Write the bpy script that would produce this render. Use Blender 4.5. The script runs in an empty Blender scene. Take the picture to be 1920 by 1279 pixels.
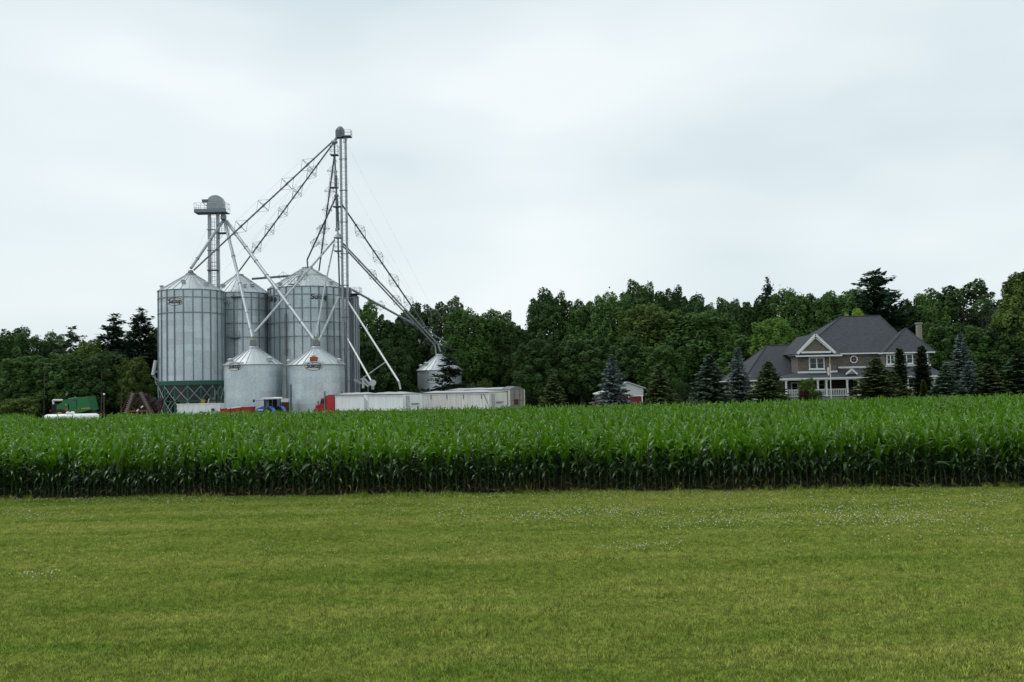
import bpy, math, random
import numpy as np
from mathutils import Vector, Matrix, Euler

S = bpy.context.scene
COL = S.collection
R_ = math.radians
PI = math.pi
rnd = random.Random(7)

# ------------------------------------------------------------------ camera
EYE = Vector((0.0, 0.0, 3.84))
FPX = 1867.0                                   # focal length in photo pixels (35 mm lens, 1920 px wide)
cam_d = bpy.data.cameras.new('camera'); cam = bpy.data.objects.new('camera', cam_d); COL.objects.link(cam)
cam_d.lens = 36.0 * FPX / 1920.0; cam_d.sensor_width = 36.0
cam_d.clip_start = 0.1; cam_d.clip_end = 8000
CAM_ROT = Euler((R_(90 + 2.59), 0, 0)).to_matrix() @ Matrix.Rotation(R_(-1.2), 3, 'Z')
cam.location = EYE; cam.rotation_euler = CAM_ROT.to_euler()
S.camera = cam

def at(px, py, y):
    """world point at depth y whose image in the photo is pixel (px, py)"""
    d = CAM_ROT @ Vector(((px - 960.0) / FPX, -(py - 639.5) / FPX, -1.0))
    return EYE + d * (y / d.y)

# ------------------------------------------------------------------ sky, sun, exposure
SUN_EL, SUN_AZ = R_(58), R_(285)               # high on the left, a little beyond the corn; veiled by cloud
W = bpy.data.worlds.new('World'); S.world = W; W.use_nodes = True
nt = W.node_tree; nt.nodes.clear()
def N(t, k, **kw):
    n = t.nodes.new(k)
    for a, b in kw.items(): setattr(n, a, b)
    return n
out = N(nt, 'ShaderNodeOutputWorld'); bg = N(nt, 'ShaderNodeBackground')
sky = N(nt, 'ShaderNodeTexSky', sky_type='NISHITA', sun_disc=False)
sky.sun_elevation = SUN_EL; sky.sun_rotation = SUN_AZ; sky.dust_density = 2.0
tc = N(nt, 'ShaderNodeTexCoord')
mp = N(nt, 'ShaderNodeMapping'); mp.inputs['Scale'].default_value = (1.0, 1.0, 2.7); mp.inputs['Location'].default_value = (3.1, 0.4, 1.7)
nz = N(nt, 'ShaderNodeTexNoise'); nz.inputs['Scale'].default_value = 2.3; nz.inputs['Detail'].default_value = 3.2; nz.inputs['Roughness'].default_value = 0.46
cr = N(nt, 'ShaderNodeValToRGB')
cr.color_ramp.elements[0].position = 0.34; cr.color_ramp.elements[0].color = (6.1, 7.1, 7.5, 1)
cr.color_ramp.elements[1].position = 0.66; cr.color_ramp.elements[1].color = (8.15, 8.75, 8.9, 1)
mx = N(nt, 'ShaderNodeMix', data_type='RGBA'); mx.inputs[0].default_value = 0.94
L = nt.links.new
L(tc.outputs['Generated'], mp.inputs[0]); L(mp.outputs[0], nz.inputs['Vector']); L(nz.outputs['Fac'], cr.inputs[0])
L(sky.outputs[0], mx.inputs[6]); L(cr.outputs[0], mx.inputs[7]); L(mx.outputs[2], bg.inputs[0])
bg.inputs[1].default_value = 0.1
L(bg.outputs[0], out.inputs[0])
sl = bpy.data.lights.new('sun', 'SUN'); sl.energy = 1.0; sl.angle = R_(24); sl.color = (1.0, 0.97, 0.92)
so = bpy.data.objects.new('sun', sl); COL.objects.link(so)
sd = Vector((math.sin(SUN_AZ) * math.cos(SUN_EL), math.cos(SUN_AZ) * math.cos(SUN_EL), math.sin(SUN_EL)))
so.rotation_euler = sd.to_track_quat('Z', 'Y').to_euler(); so.location = (0, 0, 60)
S.view_settings.view_transform = 'Standard'; S.view_settings.look = 'None'
S.view_settings.exposure = 0.18; S.view_settings.gamma = 1.0; S.view_settings.use_curve_mapping = False
S.render.engine = 'CYCLES'
S.cycles.max_bounces = 6; S.cycles.diffuse_bounces = 3; S.cycles.glossy_bounces = 3
S.cycles.transmission_bounces = 3; S.cycles.caustics_reflective = False; S.cycles.caustics_refractive = False

# ------------------------------------------------------------------ materials
MATS = {}
def mat(name, base, rough=0.6, metal=0.0, var=0.12, scale=2.0, obj_var=0.0, stretch=(1, 1, 1), bump=0.0, spec=0.5, detail=4, streak=0.0):
    if name in MATS: return MATS[name]
    m = bpy.data.materials.new(name); m.use_nodes = True; t = m.node_tree
    b = t.nodes['Principled BSDF']; l = t.links.new
    b.inputs['Roughness'].default_value = rough; b.inputs['Metallic'].default_value = metal
    b.inputs['Specular IOR Level'].default_value = spec
    tc = N(t, 'ShaderNodeNewGeometry')
    mp = N(t, 'ShaderNodeMapping'); mp.inputs['Scale'].default_value = stretch
    nz = N(t, 'ShaderNodeTexNoise'); nz.inputs['Scale'].default_value = scale; nz.inputs['Detail'].default_value = detail
    nz.inputs['Roughness'].default_value = 0.62
    l(tc.outputs['Position'], mp.inputs[0]); l(mp.outputs[0], nz.inputs['Vector'])
    mr = N(t, 'ShaderNodeMapRange'); mr.inputs[1].default_value = 0.25; mr.inputs[2].default_value = 0.75
    mr.inputs[3].default_value = 1 - var; mr.inputs[4].default_value = 1 + var
    l(nz.outputs['Fac'], mr.inputs[0])
    val = mr.outputs[0]
    if obj_var:
        oi = N(t, 'ShaderNodeObjectInfo'); m2 = N(t, 'ShaderNodeMapRange')
        m2.inputs[3].default_value = 1 - obj_var; m2.inputs[4].default_value = 1 + obj_var
        l(oi.outputs['Random'], m2.inputs[0])
        mu = N(t, 'ShaderNodeMath', operation='MULTIPLY'); l(val, mu.inputs[0]); l(m2.outputs[0], mu.inputs[1]); val = mu.outputs[0]
    if streak:                                       # rain and rust runs down the surface
        mp2 = N(t, 'ShaderNodeMapping'); mp2.inputs['Scale'].default_value = (2.2, 2.2, 0.10)
        n2 = N(t, 'ShaderNodeTexNoise'); n2.inputs['Scale'].default_value = 1.6; n2.inputs['Detail'].default_value = 5
        l(tc.outputs['Position'], mp2.inputs[0]); l(mp2.outputs[0], n2.inputs['Vector'])
        m4 = N(t, 'ShaderNodeMapRange'); m4.inputs[1].default_value = .35; m4.inputs[2].default_value = .68; m4.inputs[3].default_value = 1 + streak * .4; m4.inputs[4].default_value = 1 - streak
        l(n2.outputs['Fac'], m4.inputs[0])
        mu2 = N(t, 'ShaderNodeMath', operation='MULTIPLY'); l(val, mu2.inputs[0]); l(m4.outputs[0], mu2.inputs[1]); val = mu2.outputs[0]
    vm = N(t, 'ShaderNodeVectorMath', operation='SCALE'); vm.inputs[0].default_value = base[:3]
    l(val, vm.inputs['Scale']); l(vm.outputs[0], b.inputs['Base Color'])
    if bump:
        bp = N(t, 'ShaderNodeBump'); bp.inputs['Strength'].default_value = bump; bp.inputs['Distance'].default_value = 0.05
        l(nz.outputs['Fac'], bp.inputs['Height']); l(bp.outputs[0], b.inputs['Normal'])
    MATS[name] = m
    return m

def foliage(name, base=None, lo=0.55, hi=1.4, rough=0.55, trans=0.25, spec=0.4, hue=None, world_scale=0.0):
    """leaf material: colour from the object's own colour (or base), varied leaf by leaf; a little light passes through"""
    m = bpy.data.materials.new(name); m.use_nodes = True; t = m.node_tree; l = t.links.new
    b = t.nodes['Principled BSDF']; o = t.nodes['Material Output']
    b.inputs['Roughness'].default_value = rough; b.inputs['Specular IOR Level'].default_value = spec
    g = N(t, 'ShaderNodeNewGeometry'); oi = N(t, 'ShaderNodeObjectInfo')
    mr = N(t, 'ShaderNodeMapRange'); mr.inputs[3].default_value = lo; mr.inputs[4].default_value = hi
    l(g.outputs['Random Per Island'], mr.inputs[0])
    vm = N(t, 'ShaderNodeVectorMath', operation='SCALE')
    if base is None: l(oi.outputs['Color'], vm.inputs[0])
    else: vm.inputs[0].default_value = base
    val = mr.outputs[0]
    if world_scale:
        nz = N(t, 'ShaderNodeTexNoise'); nz.inputs['Scale'].default_value = world_scale; nz.inputs['Detail'].default_value = 3
        l(g.outputs['Position'], nz.inputs['Vector'])
        m2 = N(t, 'ShaderNodeMapRange'); m2.inputs[1].default_value = .3; m2.inputs[2].default_value = .7
        m2.inputs[3].default_value = 0.75; m2.inputs[4].default_value = 1.25; l(nz.outputs['Fac'], m2.inputs[0])
        mu = N(t, 'ShaderNodeMath', operation='MULTIPLY'); l(val, mu.inputs[0]); l(m2.outputs[0], mu.inputs[1]); val = mu.outputs[0]
    l(val, vm.inputs['Scale'])
    col = vm.outputs[0]
    if hue is not None:                          # some leaves lean to a second colour
        mxx = N(t, 'ShaderNodeMix', data_type='RGBA'); mxx.inputs[7].default_value = (*hue, 1)
        gt = N(t, 'ShaderNodeMath', operation='MULTIPLY'); gt.inputs[1].default_value = 7.31
        fr = N(t, 'ShaderNodeMath', operation='FRACT'); l(g.outputs['Random Per Island'], gt.inputs[0]); l(gt.outputs[0], fr.inputs[0])
        pw = N(t, 'ShaderNodeMath', operation='POWER'); pw.inputs[1].default_value = 3; l(fr.outputs[0], pw.inputs[0])
        ml = N(t, 'ShaderNodeMath', operation='MULTIPLY'); ml.inputs[1].default_value = 0.6; l(pw.outputs[0], ml.inputs[0])
        l(ml.outputs[0], mxx.inputs[0]); l(col, mxx.inputs[6]); col = mxx.outputs[2]
    l(col, b.inputs['Base Color'])
    tr = N(t, 'ShaderNodeBsdfTranslucent'); l(col, tr.inputs[0])
    ms = N(t, 'ShaderNodeMixShader'); ms.inputs[0].default_value = trans
    l(b.outputs[0], ms.inputs[1]); l(tr.outputs[0], ms.inputs[2]); l(ms.outputs[0], o.inputs[0])
    MATS[name] = m
    return m

GALV  = mat('galvanised_sheet', (0.58, 0.665, 0.70), 0.42, 0.62, 0.24, 3.2, 0.10, (1, 1, 3.2), 0.12, detail=8, streak=0.08)
ROOFM = mat('galvanised_roof', (0.50, 0.545, 0.565), 0.42, 0.6, 0.12, 1.2, 0.05)
STEEL = mat('galvanised_steel', (0.36, 0.40, 0.43), 0.5, 0.5, 0.14, 2.5, 0.04)
STEELD = mat('weathered_steel', (0.16, 0.19, 0.21), 0.55, 0.4, 0.15, 2.5)
STIFF = mat('shaded_stiffener_steel', (0.22, 0.27, 0.30), 0.5, 0.45, 0.15, 1.5, 0.06)  # galvanised steel toned darker: the stiffeners' shadows are put into its colour
GREENP = mat('green_frame_paint', (0.012, 0.10, 0.06), 0.5, 0, 0.2, 2)
WHITE = mat('white_paint', (0.77, 0.81, 0.81), 0.45, 0, 0.05, 1.2, streak=0.10)
WHITED = mat('dusty_white_paint', (0.69, 0.70, 0.66), 0.5, 0, 0.10, 0.9, 0.0, (1, 1, 0.25), streak=0.16)
TRIM = mat('white_trim', (0.78, 0.79, 0.79), 0.5, 0, 0.04, 2)
BLACK = mat('black_print', (0.012, 0.013, 0.014), 0.55, 0, 0.1, 3)
SIGNW = mat('sign_white', (0.66, 0.70, 0.69), 0.5, 0, 0.05, 2)
RUBBER = mat('tyre_rubber', (0.025, 0.024, 0.023), 0.8, 0, 0.25, 5)
RED = mat('red_cab_paint', (0.34, 0.016, 0.016), 0.3, 0, 0.12, 2)
REDW = mat('red_wagon_paint', (0.30, 0.012, 0.014), 0.45, 0, 0.15, 2)
MAROON = mat('maroon_paint', (0.085, 0.008, 0.014), 0.5, 0, 0.15, 2)
BARNRED = mat('barn_red', (0.17, 0.014, 0.016), 0.6, 0, 0.12, 3)
BLUEP = mat('blue_tractor_paint', (0.035, 0.14, 0.40), 0.32, 0, 0.1, 2)
COMBG = mat('green_combine_paint', (0.014, 0.165, 0.045), 0.4, 0, 0.14, 1.5)
YEL = mat('yellow_paint', (0.45, 0.30, 0.012), 0.45, 0, 0.15, 2)
ORANGE = mat('orange_reflector', (0.65, 0.07, 0.012), 0.4, 0, 0.1, 3)
RUST = mat('rusty_steel', (0.075, 0.030, 0.020), 0.75, 0.15, 0.4, 2.5)
RUSTR = mat('faded_red_frame', (0.17, 0.028, 0.02), 0.65, 0, 0.3, 2.5)
DISC = mat('worn_disc_steel', (0.30, 0.27, 0.25), 0.45, 0.4, 0.35, 4)
TARP = mat('grey_tarp', (0.40, 0.41, 0.41), 0.65, 0, 0.16, 0.8, bump=0.3)
TARPD = mat('dark_tarp', (0.16, 0.155, 0.18), 0.7, 0, 0.2, 0.8)
OLDW = mat('weathered_panel', (0.25, 0.22, 0.20), 0.7, 0, 0.22, 2)
GLASS = mat('dark_glass', (0.012, 0.018, 0.020), 0.08, 0, 0.1, 1)
BRICK = mat('brown_brick', (0.152, 0.132, 0.114), 0.85, 0, 0.55, 2.4, 0, (1, 1, 2.2), 0.35, detail=8)
BRICKY = mat('buff_chimney_brick', (0.27, 0.25, 0.19), 0.85, 0, 0.3, 6, 0, (1, 1, 2.2))
SHING = mat('slate_grey_shingle', (0.040, 0.046, 0.054), 0.9, 0, 0.42, 2.2, 0, (1, 1, 2.2), detail=8)
DARKWOOD = mat('dark_door', (0.03, 0.022, 0.018), 0.5, 0, 0.15, 3)
BARK = mat('bark', (0.085, 0.07, 0.055), 0.9, 0, 0.3, 4, 0, (1, 1, 0.3))
BARKG = mat('grey_dead_wood', (0.11, 0.105, 0.095), 0.9, 0, 0.3, 4, 0, (1, 1, 0.3))
CONC = mat('concrete', (0.33, 0.32, 0.30), 0.85, 0, 0.15, 1.5)
LEAF = foliage('tree_leaves', None, 0.70, 1.28, 0.8, 0.30, 0.10)
NEEDLE = foliage('conifer_needles', None, 0.6, 1.4, 0.8, 0.12, 0.10)
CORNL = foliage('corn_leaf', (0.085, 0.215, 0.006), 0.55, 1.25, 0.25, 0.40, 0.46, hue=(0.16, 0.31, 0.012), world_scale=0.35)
CORNO_SHADE = foliage('older_shaded_corn_leaf', (0.022, 0.070, 0.006), 0.4, 1.35, 0.30, 0.16, 0.65)  # older lower leaves, with the shade low in the corn put into their colour
CORND = foliage('dry_corn_leaf', (0.15, 0.12, 0.04), 0.6, 1.2, 0.5, 0.2, 0.3)
CORNS = mat('corn_stalk', (0.045, 0.070, 0.018), 0.55, 0, 0.25, 6)
CLOVER = mat('clover_white', (0.72, 0.72, 0.64), 0.8, 0, 0.1, 9)

# ------------------------------------------------------------------ mesh helpers
class MB:
    """collects shapes; build() links them as ONE mesh object"""
    def __init__(s): s.v = []; s.f = []
    def add(s, v, f):
        o = len(s.v); s.v += [tuple(p) for p in v]; s.f += [tuple(i + o for i in q) for q in f]; return s
    def box(s, c, d, rz=0.0, m=None):
        x, y, z = d[0] / 2, d[1] / 2, d[2] / 2; c = Vector(c); r = Matrix.Rotation(rz, 3, 'Z') if m is None else m
        v = [c + r @ Vector((a * x, b * y, e * z)) for a, b, e in ((-1,-1,-1),(1,-1,-1),(1,1,-1),(-1,1,-1),(-1,-1,1),(1,-1,1),(1,1,1),(-1,1,1))]
        return s.add(v, [(0,3,2,1),(4,5,6,7),(0,1,5,4),(1,2,6,5),(2,3,7,6),(3,0,4,7)])
    def tube(s, a, b, r, n=8, r2=None, cap=True):
        a = Vector(a); b = Vector(b); d = b - a
        if d.length < 1e-6: return s
        r2 = r if r2 is None else r2; q = d.to_track_quat('Z', 'Y'); v = []
        for p, rr in ((a, r), (b, r2)):
            for i in range(n):
                t = 2 * PI * i / n; v.append(p + q @ Vector((rr * math.cos(t), rr * math.sin(t), 0)))
        f = [(i, (i + 1) % n, n + (i + 1) % n, n + i) for i in range(n)]
        if cap: f += [tuple(range(n))[::-1], tuple(range(n, 2 * n))]
        return s.add(v, f)
    def bar(s, a, b, w, h):
        """rectangular bar from a to b"""
        a = Vector(a); b = Vector(b); d = b - a; q = d.to_track_quat('Y', 'Z').to_matrix()
        return s.box((a + b) / 2, (w, d.length, h), 0, q)
    def lathe(s, c, prof, n=24, cap=False):
        c = Vector(c); v = []; f = []
        for r, z in prof:
            for i in range(n):
                t = 2 * PI * i / n; v.append(c + Vector((r * math.cos(t), r * math.sin(t), z)))
        for k in range(len(prof) - 1):
            for i in range(n):
                j = (i + 1) % n; f.append((k*n+i, k*n+j, (k+1)*n+j, (k+1)*n+i))
        if cap: f += [tuple(range(n))[::-1], tuple(range((len(prof)-1)*n, len(prof)*n))]
        return s.add(v, f)
    def prism(s, poly, y0, y1):
        """polygon given in (x, z), pushed from y0 to y1"""
        n = len(poly); v = [(x, y0, z) for x, z in poly] + [(x, y1, z) for x, z in poly]
        f = [tuple(range(n)), tuple(range(n, 2*n))[::-1]] + [(i, n+i, n+(i+1)%n, (i+1)%n) for i in range(n)]
        return s.add(v, f)
    def disc(s, c, r, axis, th, n=14):
        c = Vector(c); a = Vector(axis).normalized() * th / 2
        return s.tube(c - a, c + a, r, n)
    def mesh(s, name, smooth=False):
        me = bpy.data.meshes.new(name); me.from_pydata(s.v, [], s.f); me.update()
        if smooth: me.polygons.foreach_set('use_smooth', [True] * len(me.polygons))
        return me
    def build(s, name, m, parent=None, smooth=False, world=False):
        if world and parent is not None:
            o = parent.location; s.v = [(x - o.x, y - o.y, z - o.z) for x, y, z in s.v]
        me = s.mesh(name, smooth); me.materials.append(m)
        return link(name, me, parent)

def link(name, me, parent=None, loc=None, rz=0.0):
    o = bpy.data.objects.new(name, me); COL.objects.link(o)
    if parent is not None: o.parent = parent
    if loc is not None: o.location = loc
    if rz: o.rotation_euler = (0, 0, rz)
    return o

def tag(o, label, cat, group=None, kind=None):
    o['label'] = label; o['category'] = cat
    if group: o['group'] = group
    if kind: o['kind'] = kind
    return o

def thing(name, label, cat, loc, rz=0.0, group=None):
    o = bpy.data.objects.new(name, None); COL.objects.link(o); o.empty_display_size = 0.2
    o.location = loc; o.rotation_euler = (0, 0, rz)
    return tag(o, label, cat, group)

def struct(o, kind='structure'):
    o['kind'] = kind; return o

def quads_mesh(name, V, m, verts_per=4):
    """V: (n, k, 3) array -> mesh of n separate k-gons"""
    n = V.shape[0]; k = V.shape[1]
    me = bpy.data.meshes.new(name)
    me.vertices.add(n * k); me.vertices.foreach_set('co', V.reshape(-1).astype(np.float32))
    me.loops.add(n * k); me.loops.foreach_set('vertex_index', np.arange(n * k, dtype=np.int32))
    me.polygons.add(n); me.polygons.foreach_set('loop_start', np.arange(0, n * k, k, dtype=np.int32))
    me.polygons.foreach_set('loop_total', np.full(n, k, dtype=np.int32))
    me.update(calc_edges=True); me.materials.append(m)
    return me


# lettering outlines for the makers' signs, taken from Blender's built-in font
def text_outline(body, offset=0.03):
    cu = bpy.data.curves.new('lettering', 'FONT'); cu.body = body; cu.size = 1.0; cu.offset = offset; cu.resolution_u = 3
    cu.align_x = 'CENTER'; cu.align_y = 'CENTER'
    ob = bpy.data.objects.new('lettering', cu); COL.objects.link(ob)
    dg = bpy.context.evaluated_depsgraph_get(); me = bpy.data.meshes.new_from_object(ob.evaluated_get(dg))
    v = np.array([p.co[:2] for p in me.vertices]); f = [tuple(p.vertices) for p in me.polygons]
    bpy.data.objects.remove(ob); bpy.data.curves.remove(cu); bpy.data.meshes.remove(me)
    v -= (v.max(0) + v.min(0)) / 2; v /= (v[:, 0].max() - v[:, 0].min())
    return v, f
TXT = {k: text_outline(k) for k in ('Sukup', 'BUTLER')}

def smooth01(a, b, x):
    t = min(1, max(0, (x - a) / (b - a))); return t * t * (3 - 2 * t)
def gz(x, y):
    """height of the ground: flat, with a low rise under the house and its garden"""
    return 1.2 * smooth01(20, 33, x) * smooth01(97, 112, y)

# ------------------------------------------------------------------ ground, lawn, yard
EDGE0, EDGE1 = 35.6, -0.0763                     # near edge of the corn: y = EDGE0 + EDGE1 * x
def edge_y(x): return EDGE0 + EDGE1 * x
def far_y(x): return 83 + 0.005 * min(x * x, 2200)

def axis(vals):
    return sorted(set(vals))
gx = axis([-6000, -3000, -1500, -800, -400, -250] + list(range(-160, 161, 6)) + [250, 400, 800, 1500, 3000, 6000])
gy = axis([-6000, -2000, -600, -200, -60] + list(range(-20, 260, 6)) + [320, 450, 700, 1200, 2500, 6000])
def sheet(name, xs, ys, m, dz, region=None):
    v = [(x, y, gz(x, y) + dz) for y in ys for x in xs]; n = len(xs)
    f = [(j*n+i, j*n+i+1, (j+1)*n+i+1, (j+1)*n+i) for j in range(len(ys)-1) for i in range(n-1)]
    return struct(MB().add(v, f).build(name, m))
SOIL = mat('field_soil', (0.075, 0.055, 0.038), 0.95, 0, 0.35, 1.2)
GRAVEL = mat('yard_gravel', (0.24, 0.22, 0.19), 0.95, 0, 0.22, 3)
sheet('ground', gx, gy, SOIL, 0.0)
sheet('gravel_yard', [-66, -40, -20, 0, 18], [98, 120, 140, 160, 176], GRAVEL, 0.012)

def lawn_mat(name, k=1.0):
    m = bpy.data.materials.new(name); m.use_nodes = True; t = m.node_tree; l = t.links.new
    b = t.nodes['Principled BSDF']; o = t.nodes['Material Output']
    b.inputs['Roughness'].default_value = 0.6; b.inputs['Specular IOR Level'].default_value = 0.25
    g = N(t, 'ShaderNodeNewGeometry')
    def noise(sc, st, det=3):
        mp = N(t, 'ShaderNodeMapping'); mp.inputs['Scale'].default_value = st
        nz = N(t, 'ShaderNodeTexNoise'); nz.inputs['Scale'].default_value = sc; nz.inputs['Detail'].default_value = det
        l(g.outputs['Position'], mp.inputs[0]); l(mp.outputs[0], nz.inputs['Vector']); return nz.outputs['Fac']
    big = noise(0.30, (0.35, 1.4, 1), 4); mid = noise(1.1, (0.7, 1.3, 1), 4)
    ramp = N(t, 'ShaderNodeValToRGB'); e = ramp.color_ramp.elements
    e[0].position = 0.38; e[0].color = (0.134, 0.200, 0.028, 1)
    e[1].position = 0.62; e[1].color = (0.276, 0.292, 0.074, 1)
    e2 = ramp.color_ramp.elements.new(0.50); e2.color = (0.210, 0.252, 0.050, 1)
    band = noise(0.55, (0.06, 1.0, 1), 3); ad0 = N(t, 'ShaderNodeMath', operation='MULTIPLY'); ad0.inputs[1].default_value = 0.34; l(band, ad0.inputs[0])
    ad = N(t, 'ShaderNodeMath', operation='MULTIPLY_ADD'); ad.inputs[1].default_value = 0.36
    l(mid, ad.inputs[0]); s2 = N(t, 'ShaderNodeMath', operation='MULTIPLY_ADD'); s2.inputs[1].default_value = 0.30; l(big, s2.inputs[0]); l(ad0.outputs[0], s2.inputs[2]); l(s2.outputs[0], ad.inputs[2])
    l(ad.outputs[0], ramp.inputs[0])
    mr = N(t, 'ShaderNodeMapRange'); mr.inputs[3].default_value = 0.45 * k; mr.inputs[4].default_value = 1.6 * k
    l(g.outputs['Random Per Island'], mr.inputs[0])
    tuft = noise(9.0, (1, 1, 1), 5); m3 = N(t, 'ShaderNodeMapRange'); m3.inputs[1].default_value = .3; m3.inputs[2].default_value = .7
    m3.inputs[3].default_value = 0.62; m3.inputs[4].default_value = 1.38; l(tuft, m3.inputs[0])
    mq = N(t, 'ShaderNodeMath', operation='MULTIPLY'); l(mr.outputs[0], mq.inputs[0]); l(m3.outputs[0], mq.inputs[1])
    vm = N(t, 'ShaderNodeVectorMath', operation='SCALE'); l(ramp.outputs[0], vm.inputs[0]); l(mq.outputs[0], vm.inputs['Scale'])
    l(vm.outputs[0], b.inputs['Base Color'])
    tr = N(t, 'ShaderNodeBsdfTranslucent'); l(vm.outputs[0], tr.inputs[0])
    ms = N(t, 'ShaderNodeMixShader'); ms.inputs[0].default_value = 0.25
    l(b.outputs[0], ms.inputs[1]); l(tr.outputs[0], ms.inputs[2]); l(ms.outputs[0], o.inputs[0])
    return m
GRASSM = lawn_mat('mown_grass_blades', 1.6)
TURF = mat('turf_soil', (0.075, 0.10, 0.016), 1.0, 0, 0.3, 2, spec=0.0)
xs = list(range(-70, 71, 5)); n = len(xs)
v = [(x, -40.0, 0.012) for x in xs] + [(x, edge_y(x) - 0.28 + 0.10 * math.sin(x * 1.3) + 0.06 * math.sin(x * 3.1), 0.012) for x in xs]
struct(MB().add(v, [(i, i+1, n+i+1, n+i) for i in range(n-1)]).build('lawn', TURF))
sheet('house_lawn', list(range(20, 91, 5)), list(range(100, 176, 4)), mat('garden_turf', (0.07, 0.12, 0.02), 0.9, 0, 0.3, 0.6), 0.02)

# scatter: points carry rotation, tilt, scale and which source to take
def scatter(name, P, rot, scl, pick, sources, tilt=None):
    n = len(P); me = bpy.data.meshes.new(name); me.vertices.add(n)
    me.vertices.foreach_set('co', np.asarray(P, np.float32).reshape(-1))
    e = np.zeros((n, 3), np.float32); e[:, 2] = rot
    if tilt is not None: e[:, :2] = tilt
    a = me.attributes.new('rot', 'FLOAT_VECTOR', 'POINT'); a.data.foreach_set('vector', e.reshape(-1))
    a = me.attributes.new('scl', 'FLOAT', 'POINT'); a.data.foreach_set('value', np.asarray(scl, np.float32))
    a = me.attributes.new('pick', 'INT', 'POINT'); a.data.foreach_set('value', np.asarray(pick, np.int32))
    me.update(); ob = link(name, me)
    col = bpy.data.collections.new(name + '_sources')
    for s in sources: col.objects.link(s)
    g = bpy.data.node_groups.new(name + '_nodes', 'GeometryNodeTree')
    g.interface.new_socket('Geometry', in_out='INPUT', socket_type='NodeSocketGeometry')
    g.interface.new_socket('Geometry', in_out='OUTPUT', socket_type='NodeSocketGeometry')
    gi = N(g, 'NodeGroupInput'); go = N(g, 'NodeGroupOutput'); ip = N(g, 'GeometryNodeInstanceOnPoints')
    ci = N(g, 'GeometryNodeCollectionInfo'); ci.inputs['Collection'].default_value = col
    ci.inputs['Separate Children'].default_value = True; ci.inputs['Reset Children'].default_value = True
    def attr(nm, ty):
        k = N(g, 'GeometryNodeInputNamedAttribute', data_type=ty); k.inputs['Name'].default_value = nm; return k.outputs['Attribute']
    er = N(g, 'FunctionNodeEulerToRotation'); l = g.links.new
    l(attr('rot', 'FLOAT_VECTOR'), er.inputs[0]); l(gi.outputs[0], ip.inputs['Points']); l(ci.outputs[0], ip.inputs['Instance'])
    ip.inputs['Pick Instance'].default_value = True
    l(attr('pick', 'INT'), ip.inputs['Instance Index']); l(er.outputs[0], ip.inputs['Rotation']); l(attr('scl', 'FLOAT'), ip.inputs['Scale'])
    l(ip.outputs[0], go.inputs[0])
    md = ob.modifiers.new('scatter', 'NODES'); md.node_group = g
    return ob

rg = np.random.default_rng(11)
def grass_patch(seed, n=520, r=0.40, hmin=0.03, hmax=0.062, wide=1.0):
    g = np.random.default_rng(seed)
    a = g.uniform(0, 2*PI, n); d = r * np.sqrt(g.uniform(0, 1, n)); b = np.stack([d*np.cos(a), d*np.sin(a), np.zeros(n)], 1)
    t = g.uniform(0, 2*PI, n); w = g.uniform(0.003, 0.0062, n) * wide; h = g.uniform(hmin, hmax, n); lean = g.uniform(0.1, 0.9, n) * h; la = g.uniform(0, 2*PI, n)
    sx = np.stack([np.cos(t)*w, np.sin(t)*w, np.zeros(n)], 1)
    up = np.stack([lean*np.cos(la), lean*np.sin(la), h], 1)
    mid = b + up * np.array([0.35, 0.35, 0.55])
    V = np.stack([b - sx, b + sx, mid + sx*0.85, b + up, mid - sx*0.85], 1)
    me = quads_mesh('grass_patch', V, GRASSM)
    return bpy.data.objects.new('grass_patch', me)
pts = []
y = 9.5
while y < 37.2:
    hw = y * 0.53 + 8.0; sp = 0.36
    for x in np.arange(-hw, hw, sp):
        yy = y + rg.uniform(-.18, .18); xx = x + rg.uniform(-.18, .18)
        if yy < edge_y(xx) - 0.25 + 0.10 * math.sin(xx * 1.3): pts.append((xx, yy, 0.012))
    y += 0.36
P = np.array(pts); n = len(P)
lawn_h = 0.9 + 0.25 * np.sin(P[:, 0] * 0.7 + 1.3 * np.sin(P[:, 1] * 0.9)) * np.sin(P[:, 1] * 1.7)
near = P[:, 1] > (EDGE0 + EDGE1 * P[:, 0] - 0.9)
lawn_h[near] *= 1.7
o = scatter('grass', P, rg.uniform(0, 2*PI, n), lawn_h, np.where(rg.uniform(size=n) < .22, rg.integers(4, 6, n), rg.integers(0, 4, n)), [grass_patch(s) for s in range(4)] + [grass_patch(s, 230, 0.30, 0.05, 0.10, 1.35) for s in (4, 5)])
tag(o, 'short yellow-green mown grass blades covering the foreground lawn', 'grass', kind='stuff')

# rough tufts of longer grass and weeds left by the mower along the corn
def tuft(seed):
    o_ = grass_patch(seed, 60, 0.10, 0.09, 0.24); o_.name = 'weed_tuft'; return o_
tx_ = np.arange(-32, 32, 0.17); n = len(tx_); tx_ = tx_ + rg.uniform(-.1, .1, n); keep = (np.sin(tx_ * 0.9) + np.sin(tx_ * 2.3 + 1) + rg.normal(0, .8, n)) > 0.0
tx_ = tx_[keep]; n = len(tx_); ty_ = EDGE0 + EDGE1 * tx_ - 0.22 + rg.normal(0, .13, n)
o = scatter('edge_weeds', np.stack([tx_, ty_, np.full(n, 0.012)], 1), rg.uniform(0, 6.28, n), rg.uniform(.5, 1.25, n), rg.integers(0, 3, n), [tuft(40 + s) for s in range(3)])
tag(o, 'ragged longer grass tufts along the foot of the corn', 'weeds', kind='stuff')

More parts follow.
